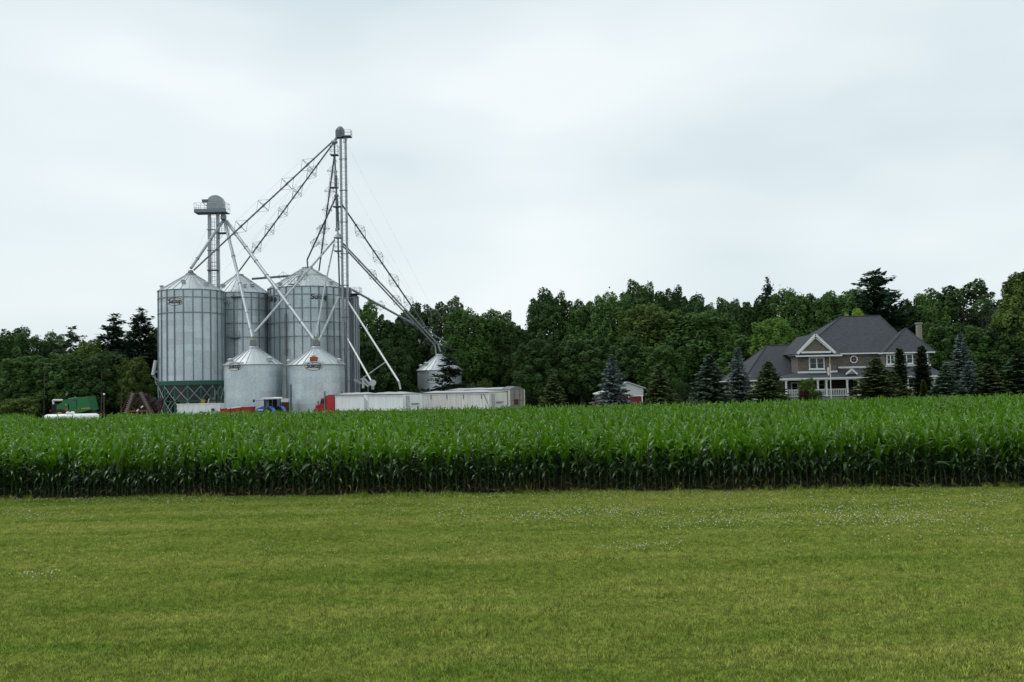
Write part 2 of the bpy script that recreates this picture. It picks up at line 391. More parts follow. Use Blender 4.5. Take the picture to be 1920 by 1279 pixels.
# white clover heads, in drifts over the far half of the lawn
def clover_head():
    b = MB(); b.lathe((0, 0, 0.085), [(0.002, 0), (0.008, 0.003), (0.0105, 0.010), (0.008, 0.017), (0.002, 0.020)], 6, True)
    b.tube((0, 0, 0), (0, 0, 0.086), 0.0016, 3)
    nf = len(b.f) - 5; me = b.mesh('clover_head'); me.materials.append(CLOVER); me.materials.append(TURF); me.polygons.foreach_set('material_index', [0] * nf + [1] * 5); return bpy.data.objects.new('clover_head', me)
cp = []
drifts = [(px, py, w, h, k) for px, py, w, h, k in (
    (1010, 975, 90, 9, 95), (1150, 968, 130, 8, 160), (1330, 985, 150, 14, 170), (1560, 965, 180, 12, 150), (1700, 972, 160, 14, 150), (1640, 985, 130, 8, 90),
    (1850, 945, 90, 12, 80), (860, 972, 110, 14, 70), (60, 968, 130, 10, 110), (160, 940, 220, 5, 190), (560, 955, 300, 16, 90), (1230, 1030, 60, 6, 34), (1160, 1034, 50, 4, 16),
    (1800, 1000, 150, 22, 60), (70, 1085, 60, 6, 30), (1000, 950, 900, 18, 260), (1400, 935, 500, 8, 130), (300, 1010, 300, 40, 40), (1000, 1010, 700, 40, 70), (700, 932, 420, 6, 90))]
for px, py, w, h, k in drifts:
    for i in range(int(k * 1.0)):
        d = CAM_ROT @ Vector(((px + rg.normal(0, w * 0.6) - 960) / FPX, -(py + rg.normal(0, h * 0.75) - 639.5) / FPX, -1))
        if d.z > -0.01: continue
        p = EYE + d * (EYE.z / -d.z)
        if 10 < p.y < edge_y(p.x) - 0.15 and abs(p.x) < 30: cp.append((p.x, p.y, 0.012))
cp = np.array(cp); n = len(cp)
o = scatter('clover_flowers', cp, rg.uniform(0, 6.28, n), rg.uniform(0.8, 1.35, n), np.zeros(n), [clover_head()], rg.uniform(-.3, .3, (n, 2)))
tag(o, 'tiny white clover heads scattered in drifts over the far lawn', 'clover', kind='stuff')

# ------------------------------------------------------------------ corn
def corn_leaf(g, z0, az, length, width, a0, a1, n=7, twist=0.0, bend=1.5):
    """one arching blade: a0 / a1 = angle from upright at its base / tip"""
    p = np.array([0.012 * math.cos(az), 0.012 * math.sin(az), z0]); out_ = np.array([math.cos(az), math.sin(az), 0]); side = np.array([-math.sin(az), math.cos(az), 0])
    v = []; f = []
    for i in range(n + 1):
        t = i / n; a = a0 + (a1 - a0) * min(1.0, t * 1.12) ** bend
        w = width * (0.55 + 0.9 * t - 0.0 if t < 0.35 else max(0.0, 1 - ((t - 0.35) / 0.65) ** 2.2) * 0.865)
        tw = twist * t; s = side * math.cos(tw) + np.array([0, 0, 1]) * math.sin(tw)
        nrm = np.array([out_[0] * math.cos(a), out_[1] * math.cos(a), -math.sin(a)]) * -1
        up = nrm * (w * 0.22)
        wav = 0.18 * w * math.sin(9 * t + g.uniform(0, 6) * 0.2)
        if i < n: v += [p - s * w / 2 + up + nrm * wav, p.copy(), p + s * w / 2 + up - nrm * wav]
        else: v += [p.copy()]
        p = p + (out_ * math.sin(a) + np.array([0, 0, 1]) * math.cos(a)) * (length / n)
    for i in range(n - 1):
        k = 3 * i; f += [(k, k+1, k+4, k+3), (k+1, k+2, k+5, k+4)]
    k = 3 * (n - 1); f += [(k, k+1, k+3), (k+1, k+2, k+3)]
    return v, f

def corn_variant(seed, n_leaf=11):
    g = np.random.default_rng(100 + seed); plane = g.uniform(0, PI); h = g.uniform(1.40, 1.62)
    st = MB(); zs = [0, h * 0.5, h]; lean = g.normal(0, 0.03, 2)
    pts = [Vector((lean[0] * z * z, lean[1] * z * z, z)) for z in zs]
    st.tube(pts[0], pts[1], 0.015, 5, 0.013, False).tube(pts[1], pts[2], 0.013, 5, 0.008, False)
    leaves = []
    for i in range(n_leaf):
        t = i / (n_leaf - 1); z = 0.10 + (h - 0.14) * t ** 0.95
        az = plane + (i % 2) * PI + g.normal(0, 0.38)
        if t < 0.24: L_, w, a0, a1, bd = g.uniform(.45, .65), g.uniform(.05, .075), R_(g.uniform(35, 60)), R_(g.uniform(145, 178)), 1.0
        elif t < 0.60: L_, w, a0, a1, bd = g.uniform(.75, .95), g.uniform(.12, .155), R_(g.uniform(22, 42)), R_(g.uniform(135, 175)), 1.3
        elif t < 0.88: L_, w, a0, a1, bd = g.uniform(.78, .98), g.uniform(.13, .165), R_(g.uniform(12, 32)), R_(g.uniform(95, 165)), 1.9
        else: L_, w, a0, a1, bd = g.uniform(.58, .80), g.uniform(.10, .135), R_(g.uniform(4, 18)), R_(g.uniform(25, 120)), 2.2
        v, f = corn_leaf(g, z, az, L_, w, a0, a1, 7, g.normal(0, 0.45), bd)
        dz = np.array([lean[0] * z * z, lean[1] * z * z, 0])
        leaves.append(([p + dz for p in v], f))
    return st, leaves

NV = 7
variants = [corn_variant(s) for s in range(NV)]
stalk_me = []; leaf_me = []; whole = []
for st, lv in variants:
    me = st.mesh('stalk', True); me.materials.append(CORNS); stalk_me.append(me)
    ls = []
    for q, (v, f) in enumerate(lv):
        me = MB().add(v, f).mesh('leaf', True); me.materials.append(CORND if q < 1 or (q == 1 and len(leaf_me) % 2) else CORNO_SHADE if q < 7 else CORNL); ls.append(me)
    leaf_me.append(ls)
    b = MB().add(st.v, st.f); ns = len(st.f)
    for v, f in lv: b.add(v, f)
    me = b.mesh('corn', True)
    for m_ in (CORNS, CORNL, CORNO_SHADE): me.materials.append(m_)
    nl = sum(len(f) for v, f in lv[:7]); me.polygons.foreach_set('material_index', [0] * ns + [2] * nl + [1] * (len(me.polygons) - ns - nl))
    whole.append(bpy.data.objects.new('corn_source', me))

spots = []                                          # (x, y, row)
ROW, SP = 0.74, 0.215
for r in range(80):
    x = -75.0 + rg.uniform(0, SP)
    while x < 78:
        y = edge_y(x) + r * ROW + rg.normal(0, 0.025)
        if y < far_y(x) and abs(x) < y * 0.535 + 8:
            if not (-0.480 < x / y < -0.403 and y > 79.5): spots.append((x, y, r))
        x += SP * rg.uniform(0.75, 1.25)
frame = lambda x, y: abs((EYE.x - x) / y) < 0.522
front = [q for q in spots if q[2] == 0 and frame(q[0], q[1])]
second = [q for q in spots if q[2] == 1 and frame(q[0], q[1])]
second.sort(key=lambda q: abs(q[0]))
singles = front[:300] + second[:max(0, 300 - len(front))]
chosen = set((q[0], q[1]) for q in singles)
rest = [q for q in spots if (q[0], q[1]) not in chosen]
for i, (x, y, r) in enumerate(singles):
    k = rnd.randrange(NV); z = gz(x, y)
    lb = ('tall green corn plant in the front row at the edge of the mown lawn' if r == 0 else
          'tall green corn plant in the second row, just behind the front row by the lawn')
    t = thing('corn_plant', lb, 'corn', (x, y, z), rnd.uniform(0, 2 * PI), 'corn plants along the lawn edge' if r == 0 else 'corn plants one row back from the lawn edge')
    s = rnd.uniform(0.86, 1.14); t.scale = (s, s, s * rnd.uniform(0.95, 1.06)); t.rotation_euler[0] = rnd.gauss(0, .05); t.rotation_euler[1] = rnd.gauss(0, .05)
    link('stalk', stalk_me[k], t)
    for me in leaf_me[k]: link('leaf', me, t)
P = np.array([(x, y, gz(x, y)) for x, y, r in rest]); n = len(P)
fs = rg.uniform(0.88, 1.14, n)
o = scatter('corn_field', P, rg.uniform(0, 2*PI, n), fs, rg.integers(0, NV, n), whole, rg.normal(0, 0.04, (n, 2)))
tag(o, 'dense green corn field stretching back from the front rows to the farmyard', 'corn', kind='stuff')

# ------------------------------------------------------------------ trees
def leaf_quads(C, Nrm, size, g, aspect=0.7):
    """quads centred at C facing roughly Nrm, random spin"""
    n = len(C); Nrm = Nrm / np.maximum(np.linalg.norm(Nrm, axis=1, keepdims=True), 1e-6)
    r = g.normal(size=(n, 3)); u = np.cross(Nrm, r); u /= np.maximum(np.linalg.norm(u, axis=1, keepdims=True), 1e-6)
    w = np.cross(Nrm, u); s = size[:, None] if hasattr(size, '__len__') else size
    u = u * s * 0.5; w = w * s * 0.5 * aspect
    return np.stack([C - u, C - w * g.uniform(.7, 1.1, (n, 1)), C + u, C + w], 1)

def decid(seed, H=18.0, R=5.2, n=15000, base=0.06, lobes=46, leaf=0.50, top=0.22, drop=0.0, rough=0.30):
    """broadleaf tree with a lumpy, cauliflower-like crown: returns (trunk mesh, crown mesh)"""
    g = np.random.default_rng(seed)
    zc = H * (base + 1) / 2; hz = H * (1 - base) / 2
    sd = g.normal(size=(lobes, 3)); sd[:, 2] += 0.12; sd /= np.linalg.norm(sd, axis=1, keepdims=True)
    for _ in range(6):                              # push the lobes apart
        D_ = sd[:, None] - sd[None]; q = (D_ ** 2).sum(2) + np.eye(lobes) * 9; sd += (D_ / q[..., None] ** 1.5).sum(1) * 0.004 * 46 / lobes; sd /= np.linalg.norm(sd, axis=1, keepdims=True)
    hgt = g.uniform(0.78, 1.06, lobes); hgt[np.argmax(sd[:, 2])] = 1.02
    alive = g.uniform(size=lobes) >= drop
    u = g.normal(size=(n * 2, 3)); u /= np.linalg.norm(u, axis=1, keepdims=True)
    pole = g.uniform(size=len(u)) < 0.22; zp_ = 1 - 0.30 * g.uniform(size=pole.sum()) ** 1.6; aa = g.uniform(0, 2*PI, pole.sum()); q_ = np.sqrt(1 - zp_ ** 2); u[pole] = np.stack([q_ * np.cos(aa), q_ * np.sin(aa), zp_], 1)
    dot = u @ sd.T; near_ = np.argmax(dot, 1); ok = alive[near_]; u = u[ok][:n]; near_ = near_[ok][:n]; n = len(u)
    ang = np.arccos(np.clip((u * sd[near_]).sum(1), -1, 1)); d0 = 2.0 / math.sqrt(lobes)
    r = hgt[near_] * (1 - rough * np.minimum(1.3, ang / d0) ** 2)
    r *= 1 - np.abs(g.normal(0, 0.085, n)) + (g.uniform(size=n) < 0.08) * g.uniform(0, .06, n)
    inner = g.uniform(size=n) < 0.16; r[inner] *= g.uniform(.4, .9, inner.sum())
    zu = np.clip(np.abs(u[:, 2]), 0, .999); egg = (1.0 - top * u[:, 2]) * np.where(u[:, 2] > 0, (1 - zu ** 3.6) ** (1 / 3.6) / np.sqrt(1 - zu ** 2), 1.0)
    egg = np.minimum(egg, 3.0)
    sc = np.array([R * 0.96, R * 0.96, hz * 0.945]); C = u * r[:, None] * sc; C[:, :2] *= egg[:, None]; C[:, 2] += zc
    cen = sd[near_] * (hgt[near_] * 0.66)[:, None] * sc; cen[:, 2] += zc
    Nn = C - cen; Nn /= np.linalg.norm(Nn, axis=1, keepdims=True)
    Nn = Nn * 0.9 + g.normal(size=(n, 3)) * 0.42 + np.array([0, 0, 0.30])
    V = leaf_quads(C, Nn, g.uniform(0.5, 1.35, n) * leaf, g, 0.72)
    crown = quads_mesh('crown', V, LEAF)
    cl = [(sd[k] * hgt[k] * 0.8 * sc + np.array([0, 0, zc]), 1) for k in range(lobes)]
    tb = MB(); r0 = 0.018 * H; tp = Vector((g.normal(0, .3), g.normal(0, .3), H * 0.72)); prev = Vector((0, 0, -0.3))
    for i in range(1, 6):
        t = i / 5; p = Vector((tp.x * t + g.normal(0, .1), tp.y * t + g.normal(0, .1), -0.3 + (tp.z + .3) * t))
        tb.tube(prev, p, r0 * (1.05 - 0.85 * (i - 1) / 5), 7, r0 * (1.05 - 0.85 * t), False); prev = p
    for i in range(18):
        q, rd = cl[i % len(cl)]; z0 = max(H * 0.1, min(H * 0.62, q[2] - g.uniform(1.5, 4.0)))
        s = Vector((tp.x * z0 / tp.z, tp.y * z0 / tp.z, z0)); e = Vector(q); m_ = s.lerp(e, 0.5) + Vector((0, 0, -0.5))
        tb.tube(s, m_, 0.12, 5, 0.08, False).tube(m_, e, 0.08, 5, 0.03, False)
    me = tb.mesh('trunk', True); me.materials.append(BARK)
    return me, crown, H, R

def conifer(seed, H=10.0, R=2.6, levels=30, per=11, droop=0.25, power=0.8, ragged=0.14, base=0.02, leaf=0.46, step=0.17, up=0.0, thin=0.36, zj=0.12, thick=0.06, skip=0.0, dirj=0.06, top_min=0.10):
    """spruce / pine: whorls of branches carrying needle sprays"""
    g = np.random.default_rng(seed); Cs = []; Ds = []; Ss = []
    tb = MB(); tb.tube((0, 0, -0.3), (0, 0, H * 0.97), 0.016 * H, 7, 0.02, False)
    for k in range(levels):
        t = (k + g.uniform(0, 0.6)) / levels; z = H * (base + (0.985 - base) * t)
        Lr = R * max(0.02, (1 - t)) ** power * (1 + 0.06 * math.sin(9 * t * PI))
        m = max(4, int(per * (0.45 + 0.55 * (1 - t))))
        for j in range(m):
            if g.uniform() < skip: continue
            a = 2 * PI * (j + g.uniform(-.35, .35)) / m + k * 2.4; Lb = max(top_min, Lr * (1 + g.normal(0, ragged)))
            nn = max(3, int(Lb / step)); s = np.linspace(0.10, 1, nn)
            dr = droop * (1 - 0.6 * t); ang = g.normal(0, dirj); zb = z + g.normal(0, zj)
            rr = Lb * s; zz_ = zb - dr * Lb * (s - 0.55 * s ** 3) + up * Lb * s ** 2 + ang * Lb * s
            base_p = np.stack([rr * math.cos(a), rr * math.sin(a), zz_], 1)
            for side in (-1, 0, 1):
                off = side * (0.10 + 0.30 * Lb * (1 - s) * 0.55 + 0.05)
                c = base_p + np.stack([-math.sin(a) * off, math.cos(a) * off, -np.abs(off) * 0.22], 1) + g.normal(0, thick, (len(s), 3))
                Cs.append(c); dirv = np.array([math.cos(a), math.sin(a), -0.15 + up]) + side * 0.7 * np.array([-math.sin(a), math.cos(a), 0])
                Ds.append(np.tile(dirv, (len(s), 1)) + g.normal(0, .30, (len(s), 3))); Ss.append(g.uniform(.7, 1.25, len(s)))
            if Lb > 0.9 and j % 2 == 0: tb.tube((0, 0, zb), tuple(base_p[-1]), 0.035, 4, 0.012, False)
    C = np.concatenate(Cs); D = np.concatenate(Ds); Sz = np.concatenate(Ss) * leaf; n = len(C)
    D /= np.linalg.norm(D, axis=1, keepdims=True)
    upv = np.tile(np.array([0, 0, 1.0]), (n, 1)) + g.normal(0, .45, (n, 3)); w = np.cross(D, upv); w /= np.linalg.norm(w, axis=1, keepdims=True)
    u = D * (Sz * 0.62)[:, None]; w = w * (Sz * thin)[:, None]; d2 = np.array([0, 0, -1.0]) * (Sz * 0.12)[:, None]
    V = np.stack([C - u * 0.8, C - w + d2, C + u, C + w + d2], 1)
    crown = quads_mesh('crown', V, NEEDLE)
    me = tb.mesh('trunk', True); me.materials.append(BARK)
    return me, crown, H, R

PK = dict(droop=0.06, base=0.14, leaf=0.80, step=0.24, thin=0.30, zj=0.5, thick=0.20, skip=0.08, dirj=0.15)
TR = {
 'd1': decid(1, n=22000, leaf=0.40, lobes=80, rough=0.26), 'd2': decid(2, R=4.6, lobes=64, top=0.3, n=20000, leaf=0.40, rough=0.26), 'd3': decid(3, R=5.8, lobes=110, n=24000, leaf=0.41, rough=0.24),
 'd4': decid(4, H=18, R=4.2, lobes=54, n=16000, base=0.12, top=0.05, leaf=0.40), 'd5': decid(5, R=5.0, lobes=120, n=22000, base=0.03, top=0.12, rough=0.20, leaf=0.38),
 'd6': decid(16, R=5.2, lobes=60, n=21000, top=0.34, rough=0.32, leaf=0.41), 'thin': decid(6, R=4.6, lobes=70, n=10000, base=0.2, leaf=0.42, drop=0.36, top=0.05, rough=0.36),
 'pine': conifer(7, 20, 4.6, 32, 10, power=0.60, ragged=0.26, up=0.14, **PK), 'pineb': conifer(17, 20, 4.8, 34, 11, power=0.46, ragged=0.30, up=0.22, **PK), 'pine2': conifer(8, 20, 4.8, 24, 8, power=0.62, ragged=0.32, up=0.10, **PK),
 'pine3': conifer(15, 20, 4.6, 33, 10, power=0.58, ragged=0.24, up=0.20, **PK),
 'sp1': conifer(9), 'sp2': conifer(10, 10, 2.9, 28, 12, 0.20, 0.72, 0.13), 'sp3': conifer(11, 10, 2.4, 32, 10, 0.3, 0.88, 0.15),
 'cedar': conifer(12, 9, 0.95, 40, 10, -0.5, 0.45, 0.2, 0.02, 0.34, 0.14, 0.5, 0.36),
 'fir': conifer(13, 10, 3.0, 18, 9, 0.08, 0.75, 0.30, 0.06, 0.55, 0.18, 0.06, 0.30, zj=.22, thick=.1, skip=.12, dirj=.12),
 'bush': decid(14, H=4.0, R=2.2, n=3200, base=-0.15, lobes=30, leaf=0.22),
}
DK = (0.039, 0.075, 0.024); MID = (0.055, 0.106, 0.029); OLV = (0.070, 0.108, 0.027); BRT = (0.085, 0.150, 0.030); LIME = (0.16, 0.24, 0.035)
PINEC = (0.022, 0.046, 0.026); SPG = (0.058, 0.082, 0.030); SPB = (0.100, 0.134, 0.122); SPM = (0.062, 0.092, 0.062); GREY = (0.075, 0.105, 0.06)

def tree(kind, px, top, hw, y, colour, label, cat='tree', name='tree', group=None, base_py=None):
    tm, cm, H, R = TR[kind]
    p = at(px, top, y); x = p.x; z0 = gz(x, y)
    h = (p.z - z0) * (1.055 if kind[0] == 'd' else 1.03 if kind == 'thin' else 1.0); w = hw * y / FPX
    t = thing(name, label, cat, (x, y, z0), rnd.uniform(0, 2 * PI), group)
    link('trunk', tm, t).scale = (max(.5, w / R), max(.5, w / R), h / H)
    c = link('crown', cm, t); c.scale = (w / R, w / R, h / H)
    k = rnd.uniform(0.88, 1.12); c.color = (colour[0] * k, colour[1] * k, colour[2] * k, 1)
    return t

WL = 'trees of the wood behind the farm'
T_ = [
 # left of the bins
 ('d2', -14, 640, 38, 176, DK, 'dark leafy tree cut off by the left edge of the picture'),
 ('d4', 34, 617, 34, 178, DK, 'dark round-topped broadleaf tree near the far left of the wood'),
 ('d4', 95, 627, 24, 182, DK, 'narrow dark tree between the round-topped tree and the wispy pine on the left'),
 ('pine2', 133, 611, 34, 178, GREY, 'wispy grey-green pine with a ragged drooping crown above the green combine'),
 ('d1', 170, 640, 34, 174, OLV, 'low olive leafy tree just right of the wispy pine'),
 ('pine', 213, 589, 40, 178, PINEC, 'tall dark layered pine, left one of the pair beside the hopper bin'),
 ('pine3', 264, 583, 38, 176, PINEC, 'tallest dark pine, right one of the pair beside the hopper bin'),
 ('d1', 296, 618, 26, 182, OLV, 'olive leafy tree peeping out at the hopper bin\'s left wall'),
 ('d5', 46, 668, 46, 168, MID, 'mid green bushy tree at the front of the wood left of the combine'),
 ('d3', 120, 664, 46, 167, MID, 'broad mid green tree standing right behind the green combine'),
 ('d5', 192, 660, 44, 166, DK, 'dark leafy tree behind the thin wooden post right of the combine'),
 ('d1', 252, 672, 34, 165, OLV, 'yellowish green leafy tree behind the folded disc harrow'),
 ('bush', 38, 742, 52, 160, OLV, 'low spreading olive bush at the foot of the wood on the far left'),
 # between the bins and the far small bin
 ('thin', 690, 562, 34, 188, MID, 'thin-leaved tree rising just right of the tall elevator\'s ribbed tower'),
 ('d6', 735, 588, 38, 186, DK, 'dark tree behind the slanting spouts right of the elevator'),
 ('d2', 775, 570, 34, 194, DK, 'dark tree behind the lower ends of the long right-hand spouts'),
 ('thin', 832, 556, 40, 192, GREY, 'open airy tree with sky gaps above the far small bin'),
 ('d5', 880, 580, 46, 186, MID, 'rounded mid green tree right of the airy tree above the far bin'),
 ('d1', 932, 586, 40, 188, MID, 'mid green tree left of the dip in the middle of the skyline'),
 ('d3', 715, 640, 46, 174, DK, 'very dark tree at the front of the wood behind the steep white spouts'),
 ('d5', 758, 645, 40, 190, DK, 'very dark tree at the front of the wood left of the far small bin'),
 ('d3', 905, 640, 50, 190, MID, 'full leafy tree at the front of the wood above the long white trailer'),
 ('d2', 968, 612, 36, 184, DK, 'dark tree at the dip in the middle of the skyline'),
 # middle
 ('d3', 1030, 546, 44, 190, DK, 'dense dark dome-shaped tree at the left end of the high middle skyline'),
 ('d6', 1088, 560, 38, 188, MID, 'leafy tree right of the dense dark dome-shaped tree'),
 ('d5', 1142, 552, 40, 186, MID, 'rounded tree left of the highest middle treetop'),
 ('d3', 1200, 530, 44, 196, DK, 'highest dark rounded treetop in the middle of the skyline'),
 ('d6', 1258, 537, 36, 197, DK, 'dark treetop just right of the highest middle one'),
 ('d4', 1303, 556, 30, 193, DK, 'thinner dark treetop sloping down to the right of the high middle group'),
 ('d5', 1228, 574, 62, 176, OLV, 'wide yellowish green tree below the highest middle treetops'),
 ('d1', 1010, 640, 46, 168, DK, 'dark lower tree behind the small spruce right of the trailers'),
 ('d3', 1090, 628, 52, 170, DK, 'dark lower tree left of the blue spruce by the shed'),
 ('d5', 1306, 584, 64, 172, MID, 'big smooth rounded green tree behind the blue-green spruces'),
 ('d1', 1178, 636, 46, 166, DK, 'dark tree directly behind the white gabled shed'),
 ('d5', 1240, 650, 44, 162, MID, 'lower green tree behind the olive spruce right of the shed'),
 # right
 ('d3', 1366, 562, 40, 188, DK, 'dark leafy tree right of the sky notch in the treeline'),
 ('d6', 1412, 554, 38, 190, DK, 'dark leafy tree left of the narrow spire-shaped pine'),
 ('pine3', 1440, 526, 22, 192, PINEC, 'narrow spire-shaped conifer poking above the treeline left of the house'),
 ('d5', 1488, 544, 44, 186, MID, 'green rounded tree right of the narrow spire-shaped conifer'),
 ('d3', 1545, 550, 44, 184, MID, 'broad green tree behind the house\'s left gable'),
 ('d5', 1446, 598, 36, 160, BRT, 'bright green tree above the garage roof'),
 ('d1', 1390, 630, 44, 164, MID, 'green tree behind the tall blue spruce left of the garage'),
 ('d4', 1590, 545, 36, 182, MID, 'green treetop touching the left side of the big pine'),
 ('pineb', 1640, 507, 50, 176, PINEC, 'big dark feathery pine towering behind the main roof'),
 ('d3', 1604, 583, 26, 158, LIME, 'lime green treetop peeping over the main roof ridge'),
 ('d2', 1694, 566, 36, 178, DK, 'dark tree behind the tip of the pyramid roof'),
 ('d1', 1732, 556, 42, 176, MID, 'green tree behind the brick chimney'),
 ('thin', 1802, 524, 60, 180, DK, 'tall dark open-crowned tree with sky gaps right of the chimney'),
 ('d5', 1868, 566, 30, 176, GREY, 'pale thin tree between the open-crowned tree and the right edge'),
 ('d2', 1922, 498, 50, 158, OLV, 'tall light olive tree cut by the right edge of the picture'),
 ('d3', 1762, 604, 46, 166, DK, 'dark tree behind the right wing of the house'),
 ('d5', 1838, 612, 52, 162, MID, 'green tree behind the tall blue spruce right of the house'),
 ('d1', 1898, 598, 46, 158, DK, 'dark green tree low at the right edge of the wood'),
]
for k, px, top, hw, y, c, lb in T_: tree(k, px, top, hw * (1.42 if k[0] in 'dt' else 1.42 if 'pine' in k else 1.0), y, tuple(q * (1.75 if k[0] in 'dt' else 1.5) for q in c), lb, 'tree', 'pine_tree' if 'pine' in k else 'tree', WL)
GS = 'ornamental spruces round the house and yard'
for k, px, top, hw, y, c, lb in [
 ('fir', 842, 646, 52, 150, (0.020, 0.034, 0.018), 'dark ragged spruce standing in front of the far small bin'),
 ('sp2', 1037, 702, 32, 112, SPG, 'small olive spruce just right of the trailers'),
 ('sp1', 1147, 664, 34, 114, SPB, 'blue spruce standing at the left corner of the white shed'),
 ('sp2', 1235, 684, 34, 112, SPG, 'olive spruce at the right side of the white shed'),
 ('sp2', 1330, 664, 44, 114, SPM, 'wide blue-green spruce left of the tall silvery-blue one'),
 ('sp3', 1382, 649, 30, 117, SPB, 'tall silvery-blue spruce beside the garage roof'),
 ('sp2', 1440, 676, 38, 114, SPG, 'olive green spruce in front of the garage wing'),
 ('sp2', 1641, 670, 44, 117, SPG, 'wide dark olive spruce in front of the porch centre'),
 ('sp1', 1671, 694, 34, 119, SPG, 'smaller spruce leaning against the wide olive one by the porch'),
 ('sp3', 1800, 624, 32, 134, SPB, 'tall blue spruce right of the house'),
 ('sp2', 1773, 682, 30, 118, SPM, 'grey-blue young spruce at the right end of the porch'),
 ('sp1', 1814, 684, 27, 119, SPB, 'small blue spruce in front of the tall blue one'),
 ('sp2', 1851, 682, 36, 118, SPG, 'squat dark green spruce near the right edge'),
 ('sp1', 1908, 652, 40, 118, (0.032, 0.06, 0.024), 'larger dark spruce at the right edge of the garden')]:
    tree(k, px, top, hw * (1.15 if k != 'fir' else .9), y, tuple(q * 1.5 for q in c), lb, 'spruce', 'spruce_tree', GS)
for px, top, hw, y, c, lb in [
 (1686, 652, 15, 121, (0.035, 0.06, 0.024), 'slim columnar cedar left of the two in front of the right wing'),
 (1727, 648, 17, 121, (0.032, 0.056, 0.022), 'slim columnar cedar right of the two in front of the right wing'),
 (1731, 712, 7, 117, (0.09, 0.11, 0.03), 'tiny yellowish cedar at the foot of the right columnar cedar')]:
    tree('cedar', px, top, hw, y, c, lb, 'cedar', 'cedar_tree', 'columnar cedars by the house')
for px, top, hw, y, c, lb in [
 (1513, 706, 23, 124, BRT, 'bright green leafy shrub in front of the left porch railing'),
 (1507, 729, 15, 121, (0.055, 0.028, 0.024), 'dark reddish low shrub at the porch'),
 (1531, 731, 14, 121, (0.055, 0.085, 0.028), 'rounded green bush right of the dark reddish shrub'),
 (912, 706, 19, 152, OLV, 'small yellow-green bush above the long trailer\'s roof'),
 (1280, 710, 28, 122, (0.036, 0.075, 0.022), 'green rounded bush between the two spruces right of the shed'),
 (1757, 730, 10, 121, (0.16, 0.05, 0.06), 'reddish flowering shrub by the right porch railing')]:
    tree('bush', px, top, hw, y, c, lb, 'shrub', 'shrub')

# the mass of the wood behind the single trees, and the dark growth at its foot
def mass(name, n, x0, x1, yf, depth, htop, leafsize, seed, colour, label):
    g = np.random.default_rng(seed); x = g.uniform(x0, x1, n); u = g.uniform(0, 1, n)
    hh = htop(x) * (0.86 + 0.14 * np.sin(x * 0.55) + 0.07 * np.sin(x * 1.7))
    z = hh * u ** 0.85; y = yf(x) + depth * g.uniform(0, 1, n) ** 1.2 + 2.2 * np.sin(z * 0.8 + x * 0.9) + 3.0 * (z / hh) ** 2
    C = np.stack([x, y, z], 1); Nn = np.tile(np.array([0, -0.7, 0.5]), (n, 1)) + g.normal(0, .6, (n, 3))
    me = quads_mesh(name, leaf_quads(C, Nn, g.uniform(.6, 1.3, n) * leafsize, g), LEAF)
    o = link(name, me); o.color = (*colour, 1)
    return tag(o, label, 'woodland', kind='stuff')
mass('woodland', 75000, -150, 150, lambda x: 194 + 0 * x, 8, lambda x: np.where(x < -58, 12.5, np.where(x < 0, 13.5, 16.0)), 1.0, 21, (0.036, 0.066, 0.022), 'dark mass of woodland filling in behind the single trees')
mass('undergrowth', 36000, -120, 120, lambda x: np.where(x > 25, 161.0, 172.0) + 0 * x, 5, lambda x: 4.6 + 0 * x, 0.62, 22, (0.032, 0.060, 0.020), 'dark undergrowth along the foot of the wood')

# bare grey trunks standing at the edge of the left wood
for px, top, y, lb in [(82, 668, 163, 'pale grey dead trunk with bare twigs left of the combine'), (189, 688, 162, 'thin grey bare trunk rising right behind the combine'), (226, 712, 162, 'thin bare trunk left of the folded disc harrow')]:
    p = at(px, top, y); z0 = gz(p.x, y); h = p.z - z0
    t = thing('dead_tree', lb, 'dead tree', (p.x, y, z0))
    MB().tube((0, 0, -.2), (0.15, 0, h * .5), .09, 6, .07, False).tube((0.15, 0, h * .5), (0.05, 0.1, h), .07, 6, .02, False).build('trunk', BARKG, t, True)
    for k in range(5):
        z = h * (0.35 + 0.12 * k); a = rnd.uniform(0, 6.28); e = (0.1 + 1.1 * math.cos(a), 1.1 * math.sin(a), z + rnd.uniform(.3, 1.0))
        MB().tube((0.1, 0, z), e, .04, 4, .012, False).build('branch', BARKG, t)

# ------------------------------------------------------------------ grain bins
def bent(u, v, R, phi0, z0):
    ph = phi0 + u / R; return (R * math.sin(ph), -R * math.cos(ph), z0 + v)

